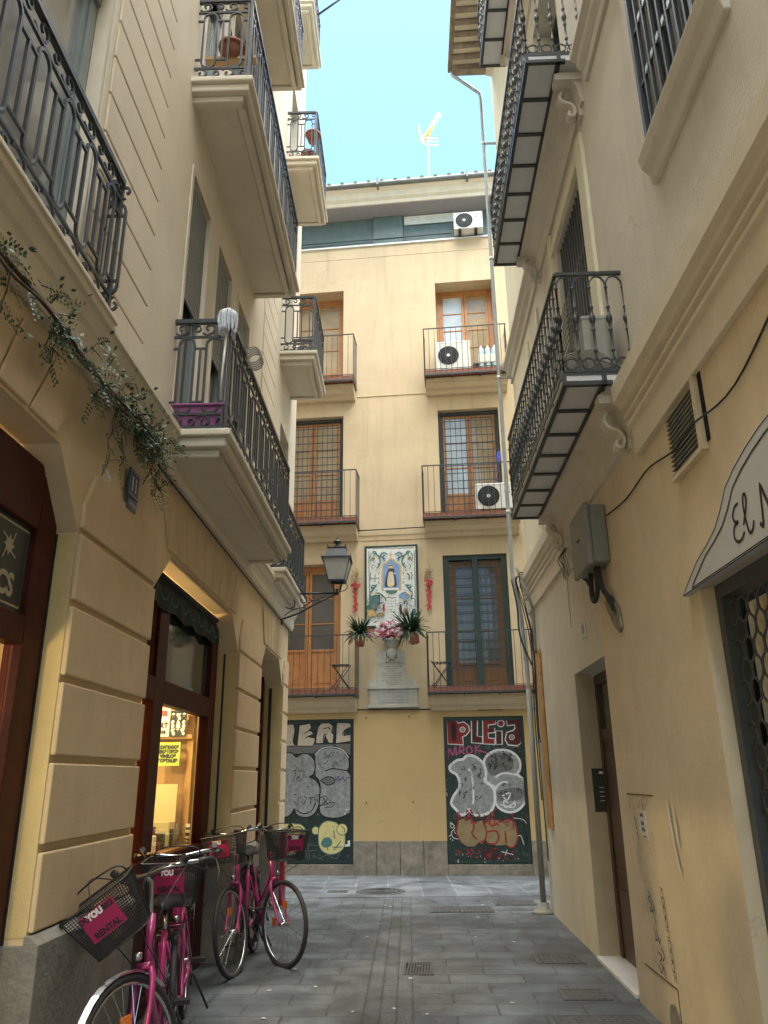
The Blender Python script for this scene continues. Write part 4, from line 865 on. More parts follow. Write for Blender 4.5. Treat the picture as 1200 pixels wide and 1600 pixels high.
D.scrib('ink_grey',(650,960,890,1200),30,.006,20); D.scrib('ink_brown',(170,900,420,1230),24,.007,20)
D.line('ink_black',[(450,955),(500,945),(530,955),(610,948)],.012)
for i,y in enumerate((1000,1035,1085,1125,1165)): D.many('ink_black',[[(465+k*16,y),(475+k*16,y+rnd.uniform(-5,5))] for k in range(9 if i!=1 else 10)],.009,False)
D.build('painting',TP)
# ======================= MARBLE MEMORIAL BELOW =======================
MP=thing('memorial_plaque','carved white marble memorial with inscriptions and a scrolled pediment, under the tile picture','plaque',FF((.14,.03,2.8)))
m=MB(FF); m.box(-.16,.38,.0,.03,3.20,3.86); m.prism([(-.33,3.20),(-.16,3.20),(-.16,3.50),(-.21,3.36),(-.30,3.29)],0,.025); m.prism([(.38,3.20),(.56,3.20),(.53,3.29),(.43,3.36),(.38,3.50)],0,.025)
m.box(-.345,.62,.0,.075,3.135,3.195); m.box(-.31,.58,.0,.045,2.86,3.135); m.box(-.33,.61,.0,.07,2.80,2.86)
m.build('slab','marble_old',MP,bevel=.006)
m=MB(FF); m.box(-.15,.42,.045,.052,2.89,3.11); m.build('lower_tablet','marble_grey',MP,bevel=.003)
m=MB(FF)
for t,z,s in (('A SAN VICENTE FERRER',3.600,.066),('EL GREMIO DE DEVOTOS',3.545,.043),('PARA MEMORIA',3.503,.043),('DEL QUE',3.462,.043),('DESDE EL BALCON HOY',3.421,.043),('JUNTO EN ESTE LUGAR',3.380,.043),('LA VENERADA DE PIE',3.342,.040),('DE LA TAPINERIA',3.295,.056),('CENTENAR',3.252,.050),('MCMXIX',3.216,.046)):
    v,f=text_mesh(t,1); w_=max(a for a,b in v)-min(a for a,b in v); put_text(m,t,.11,z,.0312,s*.86,1,min(.50/(w_*s*.86),1.0),.001)
m.build('inscription','ink_faded',MP)
m=MB(FF)
for t,z in (('CASA DEL VALENCIANO',3.065),('DEL SEU PATRIMONI',3.0),('NICOLAU + FIORE',2.935)): put_text(m,t,.135,z,.0528,.045,1,.85,.001)
m.build('inscription','ink_faded',MP)
m=MB(FF)   # carved head, crest and bracket shelf
m.lathe((.12,.06,3.92),[(.02,-.06),(.06,-.03),(.08,0),(.10,.05),(.13,.08),(.16,.10),(.16,.13),(.0,.13)],18,sy=.8)
m.lathe((.12,.06,3.78),[(.0,-.12),(.05,-.10),(.085,-.03),(.09,.03),(.06,.09),(.03,.11)],12,sy=.6)
for s in (-1,1):
    m.tube([(.12+s*(.09+.03*math.sin(a)),.05,3.72+.09*math.cos(a)) for a in [PI*i/8 for i in range(12)]],.016,6)
    m.tube([(.12+s*.05,.11,3.93),(.12+s*.09,.1,3.99),(.12+s*.14,.1,3.97)],.016,6)
m.build('carved_bracket','marble_old',MP)
# ======================= PLANTS =======================
def strap_leaves(mb,c,n,L0,L1,w,seed,droop=.5):
    r=random.Random(seed)
    for _ in range(n):
        a=r.uniform(0,2*PI); L=r.uniform(L0,L1); up=r.uniform(.35,1.0); pts=[]
        for i in range(6):
            t=i/5; rad=L*t*(1-.35*up)*.75; z=L*(up*t*1.1-droop*t*t*(1.3-up)); pts.append(Vector((c[0]+rad*math.cos(a),c[1]+rad*math.sin(a),c[2]+z)))
        sx,sy=-math.sin(a),math.cos(a); vs=[]
        for i,p in enumerate(pts): k=w*math.sin(PI*(.12+.86*i/5))*.5; vs+=[(p.x+sx*k,p.y+sy*k,p.z),(p.x-sx*k,p.y-sy*k,p.z)]
        mb.m=r.choice((0,0,1)); mb.add(vs,[(2*i,2*i+1,2*i+3,2*i+2) for i in range(5)])
def pot(mb,c,r,h): mb.lathe(c,[(r*.66,0),(r*.92,h*.78),(r*.92,h*.80),(r*1.06,h*.80),(r*1.08,h),(r*.95,h),(r*.90,h*.86),(0,h*.86)],20,cap=False); mb.lathe(c,[(0,.002),(r*.66,0)],20,cap=False)
def potted(lab,loc,rot,seed,grp,n=190,L=(.34,.60)):
    o=lthing('potted_plant',lab,'potted plant',loc,rot,grp)
    m=MB(); pot(m,(0,0,0),.115,.20); m.build('pot','terracotta',o)
    m=MB(); strap_leaves(m,(0,0,.17),n,L[0],L[1],.034,seed,.75); m.build('leaves',['leaf_dark','leaf_mid'],o,merge=False)
    return o
potted('dark spiky plant in a terracotta pot left of the flowers, by the left balcony corner',FF((-.42,.50,3.86)),(0,0,0),3,'potted plants beside the saint panel')
potted('larger dark spiky plant in a tilted terracotta pot right of the flowers',FF((.60,.50,3.88)),(0,R(-14),0),8,'potted plants beside the saint panel',240,(.36,.72))
BQ=thing('flower_bouquet','pink, red and white flowers heaped on the carved marble bracket below the tile picture','flowers',FF((.12,.15,4.1)))
m=MB(FF); r=random.Random(5)
for _ in range(150):
    u=.12+r.gauss(0,.20); z=4.09+r.random()**1.2*.33*(1-abs(u-.12)*1.4); d=.10+r.uniform(0,.16); m.m=r.choice((0,0,1,1,2,2,2)); s=r.uniform(.018,.036); a0=r.uniform(0,6)
    for k in range(5):
        a=a0+2*PI*k/5; m.add([(u,d+.012,z),(u+s*math.cos(a-.45),d,z+s*math.sin(a-.45)),(u+s*1.25*math.cos(a),d+.008,z+s*1.25*math.sin(a)),(u+s*math.cos(a+.45),d,z+s*math.sin(a+.45))],[(0,1,2,3)])
m.build('petals',['petal_pink','petal_red','petal_white'],BQ,merge=False)
m=MB(FF)
for _ in range(160):
    u=.12+r.gauss(0,.19); z=4.04+r.uniform(0,.30); d=.06+r.uniform(0,.17); a=r.uniform(0,2*PI); l=r.uniform(.05,.11); c_,s_=math.cos(a),math.sin(a); w_=.011; m.m=r.choice((0,1))
    m.add([(u,d,z),(u+c_*l*.5-s_*w_,d+.01,z+s_*l*.5+c_*w_),(u+c_*l,d,z+s_*l),(u+c_*l*.5+s_*w_,d+.01,z+s_*l*.5-c_*w_)],[(0,1,2,3)])
m.build('leaves',['leaf_dark','leaf_mid'],BQ,merge=False)
# dried ornaments with red ribbons
for uc,lab in ((-.565,'dried straw bunch with red ribbons hanging on the ochre wall, left of the tile picture'),(.85,'dried straw bunch with red ribbons hanging on the wall, right of the tile picture')):
    o=thing('hanging_ornament',lab,'ornament',FF((uc,.05,4.6)),'ribboned straw bunches beside the saint panel'); r=random.Random(int(uc*100)+80)
    m=MB(FF); m.tube([(uc,.02,5.72),(uc-.01,.02,5.45)],.004,4)
    for k in range(26):
        a=r.uniform(0,2*PI); l=r.uniform(.06,.15); m.tube([(uc,.04,5.28),(uc+.5*l*math.cos(a),.07,5.30+.6*l*math.sin(a)),(uc+l*math.cos(a+.5)*.8,.05,5.30+1.4*l*math.sin(a+.4))],.007,4)
    for k in range(6): m.tube([(uc+r.uniform(-.02,.02),.04,4.85),(uc+r.uniform(-.06,.04),.05,4.62+r.uniform(-.08,.1))],.004,4)
    m.tube([(uc-.09,.04,4.66),(uc+.04,.04,4.68)],.005,4)
    m.build('straw','straw',o,merge=False)
    m=MB(FF)
    for k in range(14): a=r.uniform(0,2*PI); l=r.uniform(.06,.11); m.prism([(uc,5.10),(uc+l*math.cos(a-.3),5.10+l*.8*math.sin(a-.3)),(uc+l*math.cos(a+.3),5.10+l*.8*math.sin(a+.3))],.06+.004*k,.07+.004*k)
    for k in range(30): z=5.06-k*.0155; x=uc+.012*math.sin(k)+r.uniform(-.02,.02); m.prism([(x-.03,z),(x+.03,z+.01),(x+r.uniform(-.03,.03),z-.05)],.045+.001*k,.052+.001*k)
    m.build('ribbon','petal_red',o,merge=False)
# climbing plant along the left string course
V=thing('climbing_plant','leafy climbing vine trailing along the string course on the left wall, with hanging shoots','plant',FL((4,.1,3.1)))
r=random.Random(11); main=smooth([(1.9,.10,3.62),(2.7,.11,3.62),(3.1,.11,3.64),(3.5,.11,3.62),(3.9,.11,3.64),(4.2,.12,3.67),(4.5,.11,3.69),(4.75,.08,3.68)],k=8)
stems=[main]; strands=[]
for k in range(18):
    p=main[r.randrange(4,len(main))]; q=[(p[0]+.0,p[1],p[2])]; L=r.uniform(.08,.22); x,d_,z=q[0]; dx=r.uniform(-.5,.7)
    for i in range(6): x+=dx*L/6; z-=L/6*(.5+i*.22)*r.uniform(.6,1.3)-(.03 if (k%3==0 and i<2) else 0); d_=max(.02,d_-.008+r.uniform(-.01,.015)); q.append((x,d_,z))
    strands.append(q)
for base,ln in (((3.85,.13,3.62),.50),((4.0,.12,3.62),.34),((4.3,.10,3.66),.22),((4.6,.09,3.66),.30),((4.78,.07,3.66),.30)):
    q=[base]; x,d_,z=base
    for i in range(11): x+=r.uniform(-.02,.03)-.008; z-=ln/11; q.append((x,d_+.01*math.sin(i),z))
    strands.append(q)
for k in range(3):
    p=main[r.randrange(20,len(main))]; strands.append([p,(p[0]+.08,p[1]+.03,p[2]+.12),(p[0]+.18,p[1]+.04,p[2]+.17),(p[0]+.27,p[1]+.03,p[2]+.16)])
m=MB(FL); m.tube(main,.012,6); m.tube([(a,b+.01,c-.03+.02*math.sin(a*9)) for a,b,c in main],.008,5)
for s in strands: m.tube(s,.0035,4)
m.build('stem','stem_brown',V)
m=MB(FL)
def leaf(mb,p,ax,l,w,up):
    s=ax.cross(up); s=s.normalized() if s.length>1e-4 else Vector((1,0,0)); mb.add([p,p+ax*l*.45+s*w,p+ax*l,p+ax*l*.45-s*w],[(0,1,2,3)])
def pinnate(mb,p,ax,L):
    up=Vector((r.uniform(-.5,.5),r.uniform(.3,1),r.uniform(-.2,.9))).normalized(); s=ax.cross(up).normalized()
    mb.m=r.choice((0,0,1,1,2))
    for i in range(1,6):
        q=p+ax*L*i/5.5+Vector((0,0,-.012*i*i/9))
        for sg in (-1,1): leaf(mb,q,(ax*.5+s*sg).normalized(),.030*(1-.08*i),.0075,up)
    leaf(mb,p+ax*L,ax,.036,.009,up)
for s in strands:
    for i in range(1,len(s)):
        for _ in range(2 if len(s)<9 else 1):
            ax=Vector((r.uniform(-1,1),r.uniform(-.1,.9),r.uniform(-1,.5))).normalized(); pinnate(m,Vector(s[i]),ax,r.uniform(.07,.13))
for p in main[4:]:
    for _ in range(2 if p[0]<3.0 else 3): ax=Vector((r.uniform(-1,1),r.uniform(0,.9),r.uniform(-1,.7))).normalized(); pinnate(m,Vector(p)+Vector((r.uniform(-.05,.05),r.uniform(-.02,.05),r.uniform(-.07,.05))),ax,r.uniform(.07,.13))
m.build('leaves',['leaf_dark','leaf_mid','leaf_pale'],V,merge=False)
# ======================= STREET LAMP =======================
SL=thing('street_lamp','black four-sided wall lantern on a scrolled iron bracket at the corner of the left building','street lamp',FL((10.6,.1,3.9)))
u,zb,dd=10.62,4.06,.78
m=MB(FL); m.box(u-.02,u+.02,0,.025,3.62,4.14); m.tube([(u,.02,zb),(u,dd+.03,zb)],.016,6); m.tube([(u,.02,3.70),(u,.25,3.78),(u,.5,3.92),(u,dd-.02,zb-.02)],.013,6)
for c_,r_,a_,t_ in ((.13,.10,PI,.95),(.30,.07,PI/2,-.9),(.44,.05,PI,.8)):
    m.tube([(u,p[0],p[1]) for p in spiral((c_,3.93+(c_-.13)*.22),r_,a_,t_,14,.25)],.009,5)
m.tube([(u,.05,3.75),(u,.15,3.83),(u,.30,3.86),(u,.42,3.95),(u,.6,4.0)],.008,5)
m.build('bracket','lamp_iron',SL)
def sq(z,h): return [(u-h,dd-h,z),(u+h,dd-h,z),(u+h,dd+h,z),(u-h,dd+h,z)]
m=MB(FL); L0=zb
for x,y in ((-1,-1),(1,-1),(1,1),(-1,1)): m.tube([(u+x*.035,dd+y*.035,L0+.02),(u+x*.075,dd+y*.075,L0+.17)],.008,5); m.tube([(u+x*.115,dd+y*.115,L0+.17),(u+x*.19,dd+y*.19,L0+.47)],.009,4)
m.tube([(u,dd,L0-.03),(u,dd,L0+.06)],.022,8)
def fr4(z,h,t,hh):
    m.box(u-h,u+h,dd-h,dd-h+t,z,z+hh); m.box(u-h,u+h,dd+h-t,dd+h,z,z+hh); m.box(u-h,u-h+t,dd-h+t,dd+h-t,z,z+hh); m.box(u+h-t,u+h,dd-h+t,dd+h-t,z,z+hh)
fr4(L0+.155,.12,.03,.02); m.box(u-.21,u+.21,dd-.21,dd+.21,L0+.47,L0+.49)
for z0,h0,z1,h1 in ((.49,.175,.63,.125),(.63,.135,.645,.135),(.645,.06,.68,.05)):
    a=sq(L0+z0,h0); b=sq(L0+z1,h1); m.add(a+b,[(0,1,5,4),(1,2,6,5),(2,3,7,6),(3,0,4,7),(4,5,6,7)])
m.lathe((u,dd,L0+.68),[(.045,0),(.03,.03),(.03,.05),(.065,.06),(.065,.075),(.03,.095),(.012,.11),(.018,.125),(.008,.145),(0,.16)],12)
for x,y in ((-1,-1),(1,-1),(1,1),(-1,1)): m.tube([(u+x*.125,dd+y*.125,L0+.64),(u+x*.128,dd+y*.128,L0+.68)],.008,5); m.tube([(u+x*.2,dd+y*.2,L0+.49),(u+x*.2,dd+y*.2,L0+.52)],.006,4)
m.tube([(u+.0,dd+.12,L0+.15),(u,dd+.15,L0+.10),(u,dd+.12,L0+.04),(u,dd+.05,L0+.02)],.007,5)
m.build('lantern_frame','lamp_iron',SL)
m=MB(FL); a=sq(L0+.175,.108); b=sq(L0+.47,.183); m.add(a+b,[(0,1,5,4),(1,2,6,5),(2,3,7,6),(3,0,4,7)]); m.build('lantern_glass','frosted',SL)
# ======================= AIR CONDITIONERS =======================
def ac(lab,fr,u0,u1,d0,d1,z0,z1,mark=None,grp='air conditioner units',side=1,cm='ac_white'):
    o=thing('air_conditioner',lab,'air conditioner',fr(((u0+u1)/2,(d0+d1)/2,z0)),grp)
    m=MB(fr); m.box(u0,u1,d0,d1,z0+.03,z1); m.box(u0-.004,u1+.004,d0-.004,d1+.004,z1-.045,z1-.012); m.build('casing',cm,o,bevel=.012)
    h=z1-z0; r_=min(h*.40,(u1-u0)*.3); uc=u0+(u1-u0)*(.36 if side>0 else .64); zc=z0+h*.52
    m=MB(fr); m.disc((uc,d1+.0005,zc),r_,28,t=.003); o2=m.build('fan_opening','hole_black',o)
    m=MB(fr)
    for k in range(1,6): m.tube([(uc+r_*k/5*math.cos(a),d1+.012,zc+r_*k/5*math.sin(a)) for a in [2*PI*i/22 for i in range(22)]],.0035,4,True)
    for k in range(22): a=2*PI*k/22; m.tube([(uc+.03*math.cos(a),d1+.012,zc+.03*math.sin(a)),(uc+r_*math.cos(a+.35),d1+.010,zc+r_*math.sin(a+.35))],.0028,4)
    m.build('fan_guard','ac_grille',o)
    m=MB(fr); m.disc((uc,d1+.016,zc),r_*.16,12,t=.006); m.build('hub','ac_white',o)
    m=MB(fr)
    for k in (.2,.75): u=u0+(u1-u0)*k; m.box(u-.035,u+.035,d0,d1+.02,z0,z0+.03)
    m.build('foot','black_plastic',o)
    if mark: mark(o,fr,u0,u1,d1,z0,z1)
    return o
def lg(o,fr,u0,u1,d,z0,z1):
    m=MB(fr); m.disc((u1-.09,d+.001,z1-.09),.042,18,t=.002); m.build('logo','petal_red',o); m=MB(fr); put_text(m,'LG',u1-.09,z1-.19,d+.002,.085,1,1,.004); m.build('lettering','ink_grey',o)
def tri(o,fr,u0,u1,d,z0,z1):
    m=MB(fr)
    for x,z in ((0,.03),(-.032,-.025),(.032,-.025)): m.fill([(u1-.13+x,z1-.12+z+.028),(u1-.13+x+.018,z1-.12+z),(u1-.13+x,z1-.12+z-.028),(u1-.13+x-.018,z1-.12+z)],d+.002)
    m.build('logo','petal_red',o)
ac('white outdoor air conditioner unit on the top floor ledge under the eaves',FF,1.66,2.30,.0,.26,13.05,13.52,tri)
ac('white air conditioner unit standing on the third floor balcony beside a plastic water pack',FF,1.16,1.87,.08,.36,9.49,10.18)
ac('white air conditioner unit with red round logo on the second floor balcony',FF,1.82,2.52,.08,.36,6.42,6.98,lg)
ac('grey white air conditioner unit behind the cast iron railing of the right hand balcony',FR,5.1,5.78,.06,.30,4.40,4.95,None,side=-1,cm='ac_dirty')
# water bottle pack on the third floor balcony
o=thing('bottle_pack','pale blue plastic wrapped pack beside the air conditioner on the third floor balcony','bottle pack',FF((2.22,.3,9.49)))
m=MB(FF)
for i in range(3):
    for j in range(2): m.lathe((2.09+i*.135,.22+j*.13,9.49),[(.06,0),(.062,.02),(.062,.40),(.05,.46),(.02,.50),(.02,.53)],12)
m.build('bottles','bottle_blue',o); m=MB(FF); m.box(2.02,2.43,.15,.42,9.60,9.80); m.build('wrapping','paper_white',o,bevel=.02)
o=tag(MB(FF).lathe((1.97,.3,9.49),[(.05,0),(.065,.14),(.06,.15),(.0,.14)],14).build('watering_pot','black_plastic'),'small dark pot between the air conditioner and the water pack','pot')
# folding bistro chairs on the first floor balconies
def chair(uc,lab):
    o=thing('folding_chair',lab,'chair',FF((uc,.22,3.12)),'folding chairs on the first floor balconies')
    m=MB(FF); 
    for d in (.10,.34): m.tube([(uc-.16,d,3.12),(uc+.14,d,3.55)],.008,5); m.tube([(uc+.16,d,3.12),(uc-.17,d,3.58),(uc-.2,d,3.60)],.008,5)
    m.tube([(uc-.16,.1,3.16),(uc-.16,.34,3.16)],.007,5); m.tube([(uc+.15,.1,3.16),(uc+.15,.34,3.16)],.007,5); m.tube([(uc-.19,.22,3.15),(uc-.15,.22,3.22),(uc-.11,.22,3.14)],.007,5); m.build('frame','iron_black',o)
    m=MB(FF)
    for k in range(5): m.box(uc-.17+k*.068,uc-.115+k*.068,.08,.36,3.555,3.57)
    m.build('seat','iron_black',o)
chair(-.80,'black folding chair on the first floor balcony left of the saint panel'); chair(1.05,'black folding chair on the first floor balcony right of the saint panel')
# blue cloth pegged on second floor balcony
m=MB(FF); m.prism([(2.28,7.36),(2.33,7.35),(2.35,7.55),(2.33,7.62),(2.29,7.61),(2.27,7.50)],.40,.43); m.tube([(2.30,.41,7.37),(2.24,.41,6.98)],.008,5); tag(m.build('cleaning_brush','plastic_blue',bevel=.01),'blue brush hung on the second floor railing above the air conditioner','brush')
# pots on left balconies
for k,(u,d,z,lab) in enumerate(((9.75,.33,10.88,'round terracotta pot low behind the railing of the upper far left balcony'),(9.72,.40,11.25,'round terracotta pot hung high on the railing of the upper far left balcony'),(5.12,.28,7.60,'wide terracotta bowl raised behind the railing of the second floor left balcony'))):
    o=thing('flower_pot',lab,'flower pot',FL((u,d,z)),'terracotta pots on the left balconies'); m=MB(FL); pot(m,(u,d,z),.115,.15); m.build('pot','terracotta',o)
    m=MB(FL); strap_leaves(m,(u,d,z+.12),22,.08,.2,.02,k); m.build('leaves',['leaf_mid','leaf_dark'],o,merge=False)
m=MB(FL); m.box(5.08,5.16,.05,.5,7.58,7.615); tag(m.build('plank','wood_light',bevel=.003),'wooden board behind the railing that carries the terracotta bowl','board')
# purple planter, mop head, peg ring
o=thing('planter_box','purple plastic planter box behind the railing at the near corner of the first floor balcony','planter',FL((5.2,.25,4.0)))
m=MB(FL); m.prism([(5.12,4.03),(5.36,4.03),(5.38,4.20),(5.10,4.20)],.04,.40); m.box(5.08,5.40,.02,.42,4.20,4.22); m.build('tub','purple_plastic',o,bevel=.012)
o=thing('mop','upturned mop with white cotton strands leaning on the corner post of the left balcony','mop',FL((5.06,.40,4.1)))
m=MB(FL); m.tube([(5.13,.36,4.03),(5.07,.41,4.97)],.011,8); m.build('handle','aerial',o)
m=MB(FL); r=random.Random(2)
for k in range(90):
    a=2*PI*k/90+r.uniform(-.1,.1); q=r.uniform(.35,1.); R_=.066*q+.004; e=r.uniform(-.012,.012); L_=r.uniform(.10,.19)
    m.tube(smooth([(5.07,.41,4.96),(5.07+R_*.5*math.cos(a),.41+R_*.5*math.sin(a),4.99),(5.07+R_*math.cos(a),.41+R_*math.sin(a),4.955),(5.07+R_*1.05*math.cos(a+e*8),.41+R_*1.05*math.sin(a+e*8),4.955-L_*.5),(5.07+(R_+e)*math.cos(a),.41+(R_+e)*math.sin(a+e*6),4.955-L_)],k=3),.0065,5)
m.build('strands','cloth_white',o)
o=thing('clothes_airer','round pale wire airer clipped to the left balcony railing behind the mop','airer',FL((5.55,.48,4.85))); m=MB(FL)
for k in range(5): m.tube([(5.6+k*.03,.50+.065*math.cos(a),4.92+.075*math.sin(a)) for a in [2*PI*i/16 for i in range(16)]],.006,4,True)
m.build('ring','cable_grey',o)
# clothes pole high on the left building
m=MB(FL); m.tube([(9.9,.40,14.25),(9.75,.95,14.55)],.018,6); m.tube([(9.88,.5,14.3),(9.88,.5,15.6)],.003,3); m.tube([(9.83,.7,14.4),(9.83,.7,15.8)],.003,3); tag(m.build('clothes_pole','iron_grey'),'dark clothes pole jutting out into the sky from the top of the left building','pole')
# TV aerial
o=thing('tv_aerial','white and yellow television aerial on a tall mast above the tiled roof','aerial',FF((1.1,-1.2,14.8)))
sc=lambda p: FF((1.1+(p[0]-1.1)*.7,-1.2+(p[1]+1.2)*.7,17.15+(p[2]-17.8)*.7))
m=MB(FF); m.tube([(1.10,-1.2,14.8),(1.12,-1.2,17.2)],.022,6); m.build('mast','aerial',o)
m=MB(sc); m.tube([(.95,-1.25,17.75),(1.60,-1.0,18.75)],.02,5)
for k in range(14): t=k/13; x,y,z=1.0+.58*t,-1.23+.2*t,17.82+.9*t; m.tube([(x-.02,y-.16,z+.05),(x+.02,y+.16,z-.05)],.008,4); m.tube([(x-.10,y,z+.06),(x+.10,y,z-.06)],.008,4)
for q in (-.16,0,.16): m.tube([(.80,-1.25+q,18.35),(.86,-1.25+q,17.9),(1.0,-1.25+q,17.74),(1.5,-1.25+q,17.66)],.010,4)
for q in (17.98,18.15,18.3): m.tube([(.84,-1.42,q),(.84,-1.08,q)],.008,4)
m.build('elements','aerial',o)
m=MB(sc); m.tube([(1.02,-1.22,17.80),(1.30,-1.12,18.28)],.045,6); m.build('balun','aerial_yellow',o)
# ======================= PIPES, CABLES, FITTINGS ON THE RIGHT =======================
o=thing('drainpipe','grey zinc downpipe running down the far corner of the right building to the pavement','pipe',FR((10.6,.1,0)))
m=MB(FR); P=[(10.55,.10,.12),(10.56,.10,2.9),(10.57,.13,3.7),(10.57,.21,4.3),(10.57,.21,13.05),(10.55,.23,13.15),(10.46,.62,13.42),(10.45,.70,13.48),(10.45,.72,13.62)]
m.tube(P,.030,10); m.build('pipe','zinc',o)
m=MB(FR)
for z in (2.0,5.2,7.4,9.6,12.0): d_=.10 if z<3 else .21; m.tube([(10.565,d_,z),(10.565,d_,z+.05)],.036,10); m.box(10.55,10.59,0,d_,z+.015,z+.035)
m.build('clamp','zinc',o)
m=MB(FR); m.tube([(10.55,.10,.02),(10.55,.10,2.7)],.036,10); m.build('shoe','box_grey',o)
m=MB(FR); m.lathe((10.55,.10,0),[(.15,0),(.13,.03),(.07,.05),(.06,.12)],12); m.build('base','stone_grey',o)
m=MB(FR)
for k,(a,b) in enumerate(((10.38,.03),(10.45,.045),(10.3,.03))): m.tube(smooth([(a,b,.6+k*.7),(a+.03,b+.01,2.2),(a-.03,b,3.2),(a+.02,b+.06,3.75),(a-.1*k,b+.16,4.15),(a-.18,.13,4.20)],k=5),.008,5)
m.tube(smooth([(10.42,.05,3.0),(10.5,.17,3.4),(10.4,.2,3.8),(10.5,.24,4.2)],k=5),.012,5)
tag(m.build('cable_bundle','cable_black'),'tangle of black cables running up the corner beside the downpipe','cables')
m=MB(FR); m.tube(smooth([(10.05,.05,3.1),(10.02,.05,3.65),(10.05,.12,3.95),(10.2,.2,4.3)],k=5),.02,8); tag(m.build('conduit','cable_grey'),'grey plaster coloured conduit bending over the cornice at the right corner','pipe')
m=MB(FR); m.box(9.92,10.22,0,.035,.98,3.14); o=m.build('wooden_panel','wood_worn',bevel=.02); tag(o,'tall narrow worn orange wooden board fixed to the wall beside the downpipe','board')
m=MB(FR); m.box(10.30,10.55,0,.02,3.20,3.50); o=thing('street_plate','dark blue street name plate high on the corner behind the cables','sign',FR((10.4,0,3.2))); m.build('plate','sign_blue',o,bevel=.004)
m=MB(FR); put_text(m,'CARRER',10.43,3.40,.0215,.06,-1,.8); put_text(m,'TAPINERIA',10.43,3.30,.0215,.06,-1,.62); m.build('lettering','ink_white',o)
# junction box with cables
o=thing('junction_box','weathered grey electrical junction box with black cables looping out below, high on the right wall','junction box',FR((6.3,.1,3.1)))
m=MB(FR); m.box(6.05,6.62,.02,.16,3.24,3.74); m.box(6.03,6.64,.16,.205,3.22,3.76); m.build('housing','box_grey',o,bevel=.015)
m=MB(FR); m.lathe((6.33,.205,3.5),[(.02,0),(.02,.001)],10); m.box(6.30,6.36,.205,.212,3.49,3.51); m.build('latch','cover_metal',o)
m=MB(FR)
m.tube(smooth([(6.45,.10,3.25),(6.44,.11,3.05),(6.36,.11,2.98),(6.28,.10,3.05),(6.24,.10,3.25)],k=5),.022,7); m.tube(smooth([(6.2,.10,3.25),(6.18,.08,3.05),(6.05,.05,2.92),(5.98,.03,2.8)],k=5),.022,7); m.tube(smooth([(6.30,.08,3.2),(6.15,.07,3.0),(6.02,.05,2.84)],k=4),.016,7)
for k in range(6): m.tube(smooth([(6.72,.05,3.55),(6.80+k*.02,.07,3.44),(6.80+k*.035,.05,3.33),(6.82+k*.03,.04,3.22+.02*k)],k=4),.006,4)
m.build('cable','cable_black',o)
m=MB(FR); m.prism([(6.34,2.96),(6.10,2.72),(5.96,2.64),(5.90,2.68),(5.93,2.84),(6.12,2.98)],.02,.045); m.build('broken_plaster','facade_stone',o,bevel=.008)
m=MB(FR); m.tube(smooth([(6.0,.03,3.62),(5.4,.03,3.55),(4.85,.03,3.56),(4.37,.04,3.47),(4.1,.085,3.41),(3.85,.085,3.42),(3.4,.03,3.42),(2.6,.03,3.62),(1.6,.03,3.7)],k=6),.006,5); tag(m.build('cable','cable_black'),'thin dark cable sagging across the right wall past the vent','cable')
m=MB(FR)
for k in range(5): m.tube(smooth([(7.70,.03,3.84),(7.62+k*.05,.06+.01*k,3.74),(7.58+k*.07,.05,3.66-.02*(k%3)),(7.60+k*.075,.035,3.56-.03*(k%2))],k=4),.0045,4)
tag(m.build('cable_loops','cable_black'),'short black cable ends dangling under the far bracket of the right balcony','cable')
m=MB(FR)
for k in range(7):
    z=4.43+k*.012; m.tube(smooth([(5.0+.015*k,.06,z),(5.02,.25,z+.09),(5.06,.34,z+.10),(5.08,.44,z+.02+.01*k),(5.06,.3,z-.01)],k=5),.009,5)
tag(m.build('cable_coil','cable_grey'),'coil of old grey cable lying on the near end of the right balcony','cable')
m=MB(FR); 
for k in range(14): m.tube([(5.05,.38,4.42+.055*k),(5.85,.38,4.42+.055*k)],.0045,3)
for k in range(17): m.tube([(5.05+.05*k,.38,4.42),(5.05+.05*k,.38,5.14)],.003,3)
tag(m.build('wire_mesh','cable_grey'),'pale wire mesh screen in front of the air conditioner on the right balcony','screen')
# house number 10, intercom
o=thing('house_number','small white tile reading 10 above the street door','sign',FR((7.35,0,2.85)))
m=MB(FR); m.box(7.27,7.43,0,.012,2.84,3.00); m.build('plate','ceramic_white',o,bevel=.003); m=MB(FR); put_text(m,'10',7.35,2.915,.0135,.12,-1,.9,.004); m.build('number','ink_red',o)
o=thing('intercom','black metal door intercom panel in the reveal of the street door','intercom',FR((7.98,-.15,1.3)))
m=MB(FR); m.box(7.972,7.99,-.27,-.08,1.26,1.66); m.build('plate','board_black',o,bevel=.003)
m=MB(FR)
for k in range(4): m.box(7.968,7.972,-.21,-.14,1.36+k*.04,1.365+k*.04)
m.box(7.968,7.972,-.20,-.15,1.61,1.63); m.build('buttons','ink_white',o)
# shop sign above the grille
o=thing('shop_sign','large white shaped shop sign with black double outline and script lettering above the roller grille','sign',FR((2.9,.05,2.6)))
half=[(4.45,2.585),(4.42,2.605),(4.17,2.72),(4.0,2.765),(3.86,2.815),(3.75,2.885),(3.65,2.975),(3.51,3.03),(3.36,3.07),(3.2,3.10),(3.0,3.12),(2.75,3.125)]
out=half+[(5.5-a,b) for a,b in reversed(half[:-1])]
m=MB(FR); m.prism(out,.02,.058); m.build('board','sign_white',o,bevel=.004)
cen=(2.75,2.83)
def inset(k,kz): return [(cen[0]+(a-cen[0])*k,2.585+(b-2.585)*kz+ (1-kz)*.09) for a,b in out]
m=MB(FR); m.ribbon(inset(.985,.97),.007,.0592,True); m.ribbon(inset(.90,.86),.007,.0592,True); m.ribbon(inset(.888,.845),.005,.0592,True); m.build('outline','ink_black',o)
m=MB(FR)
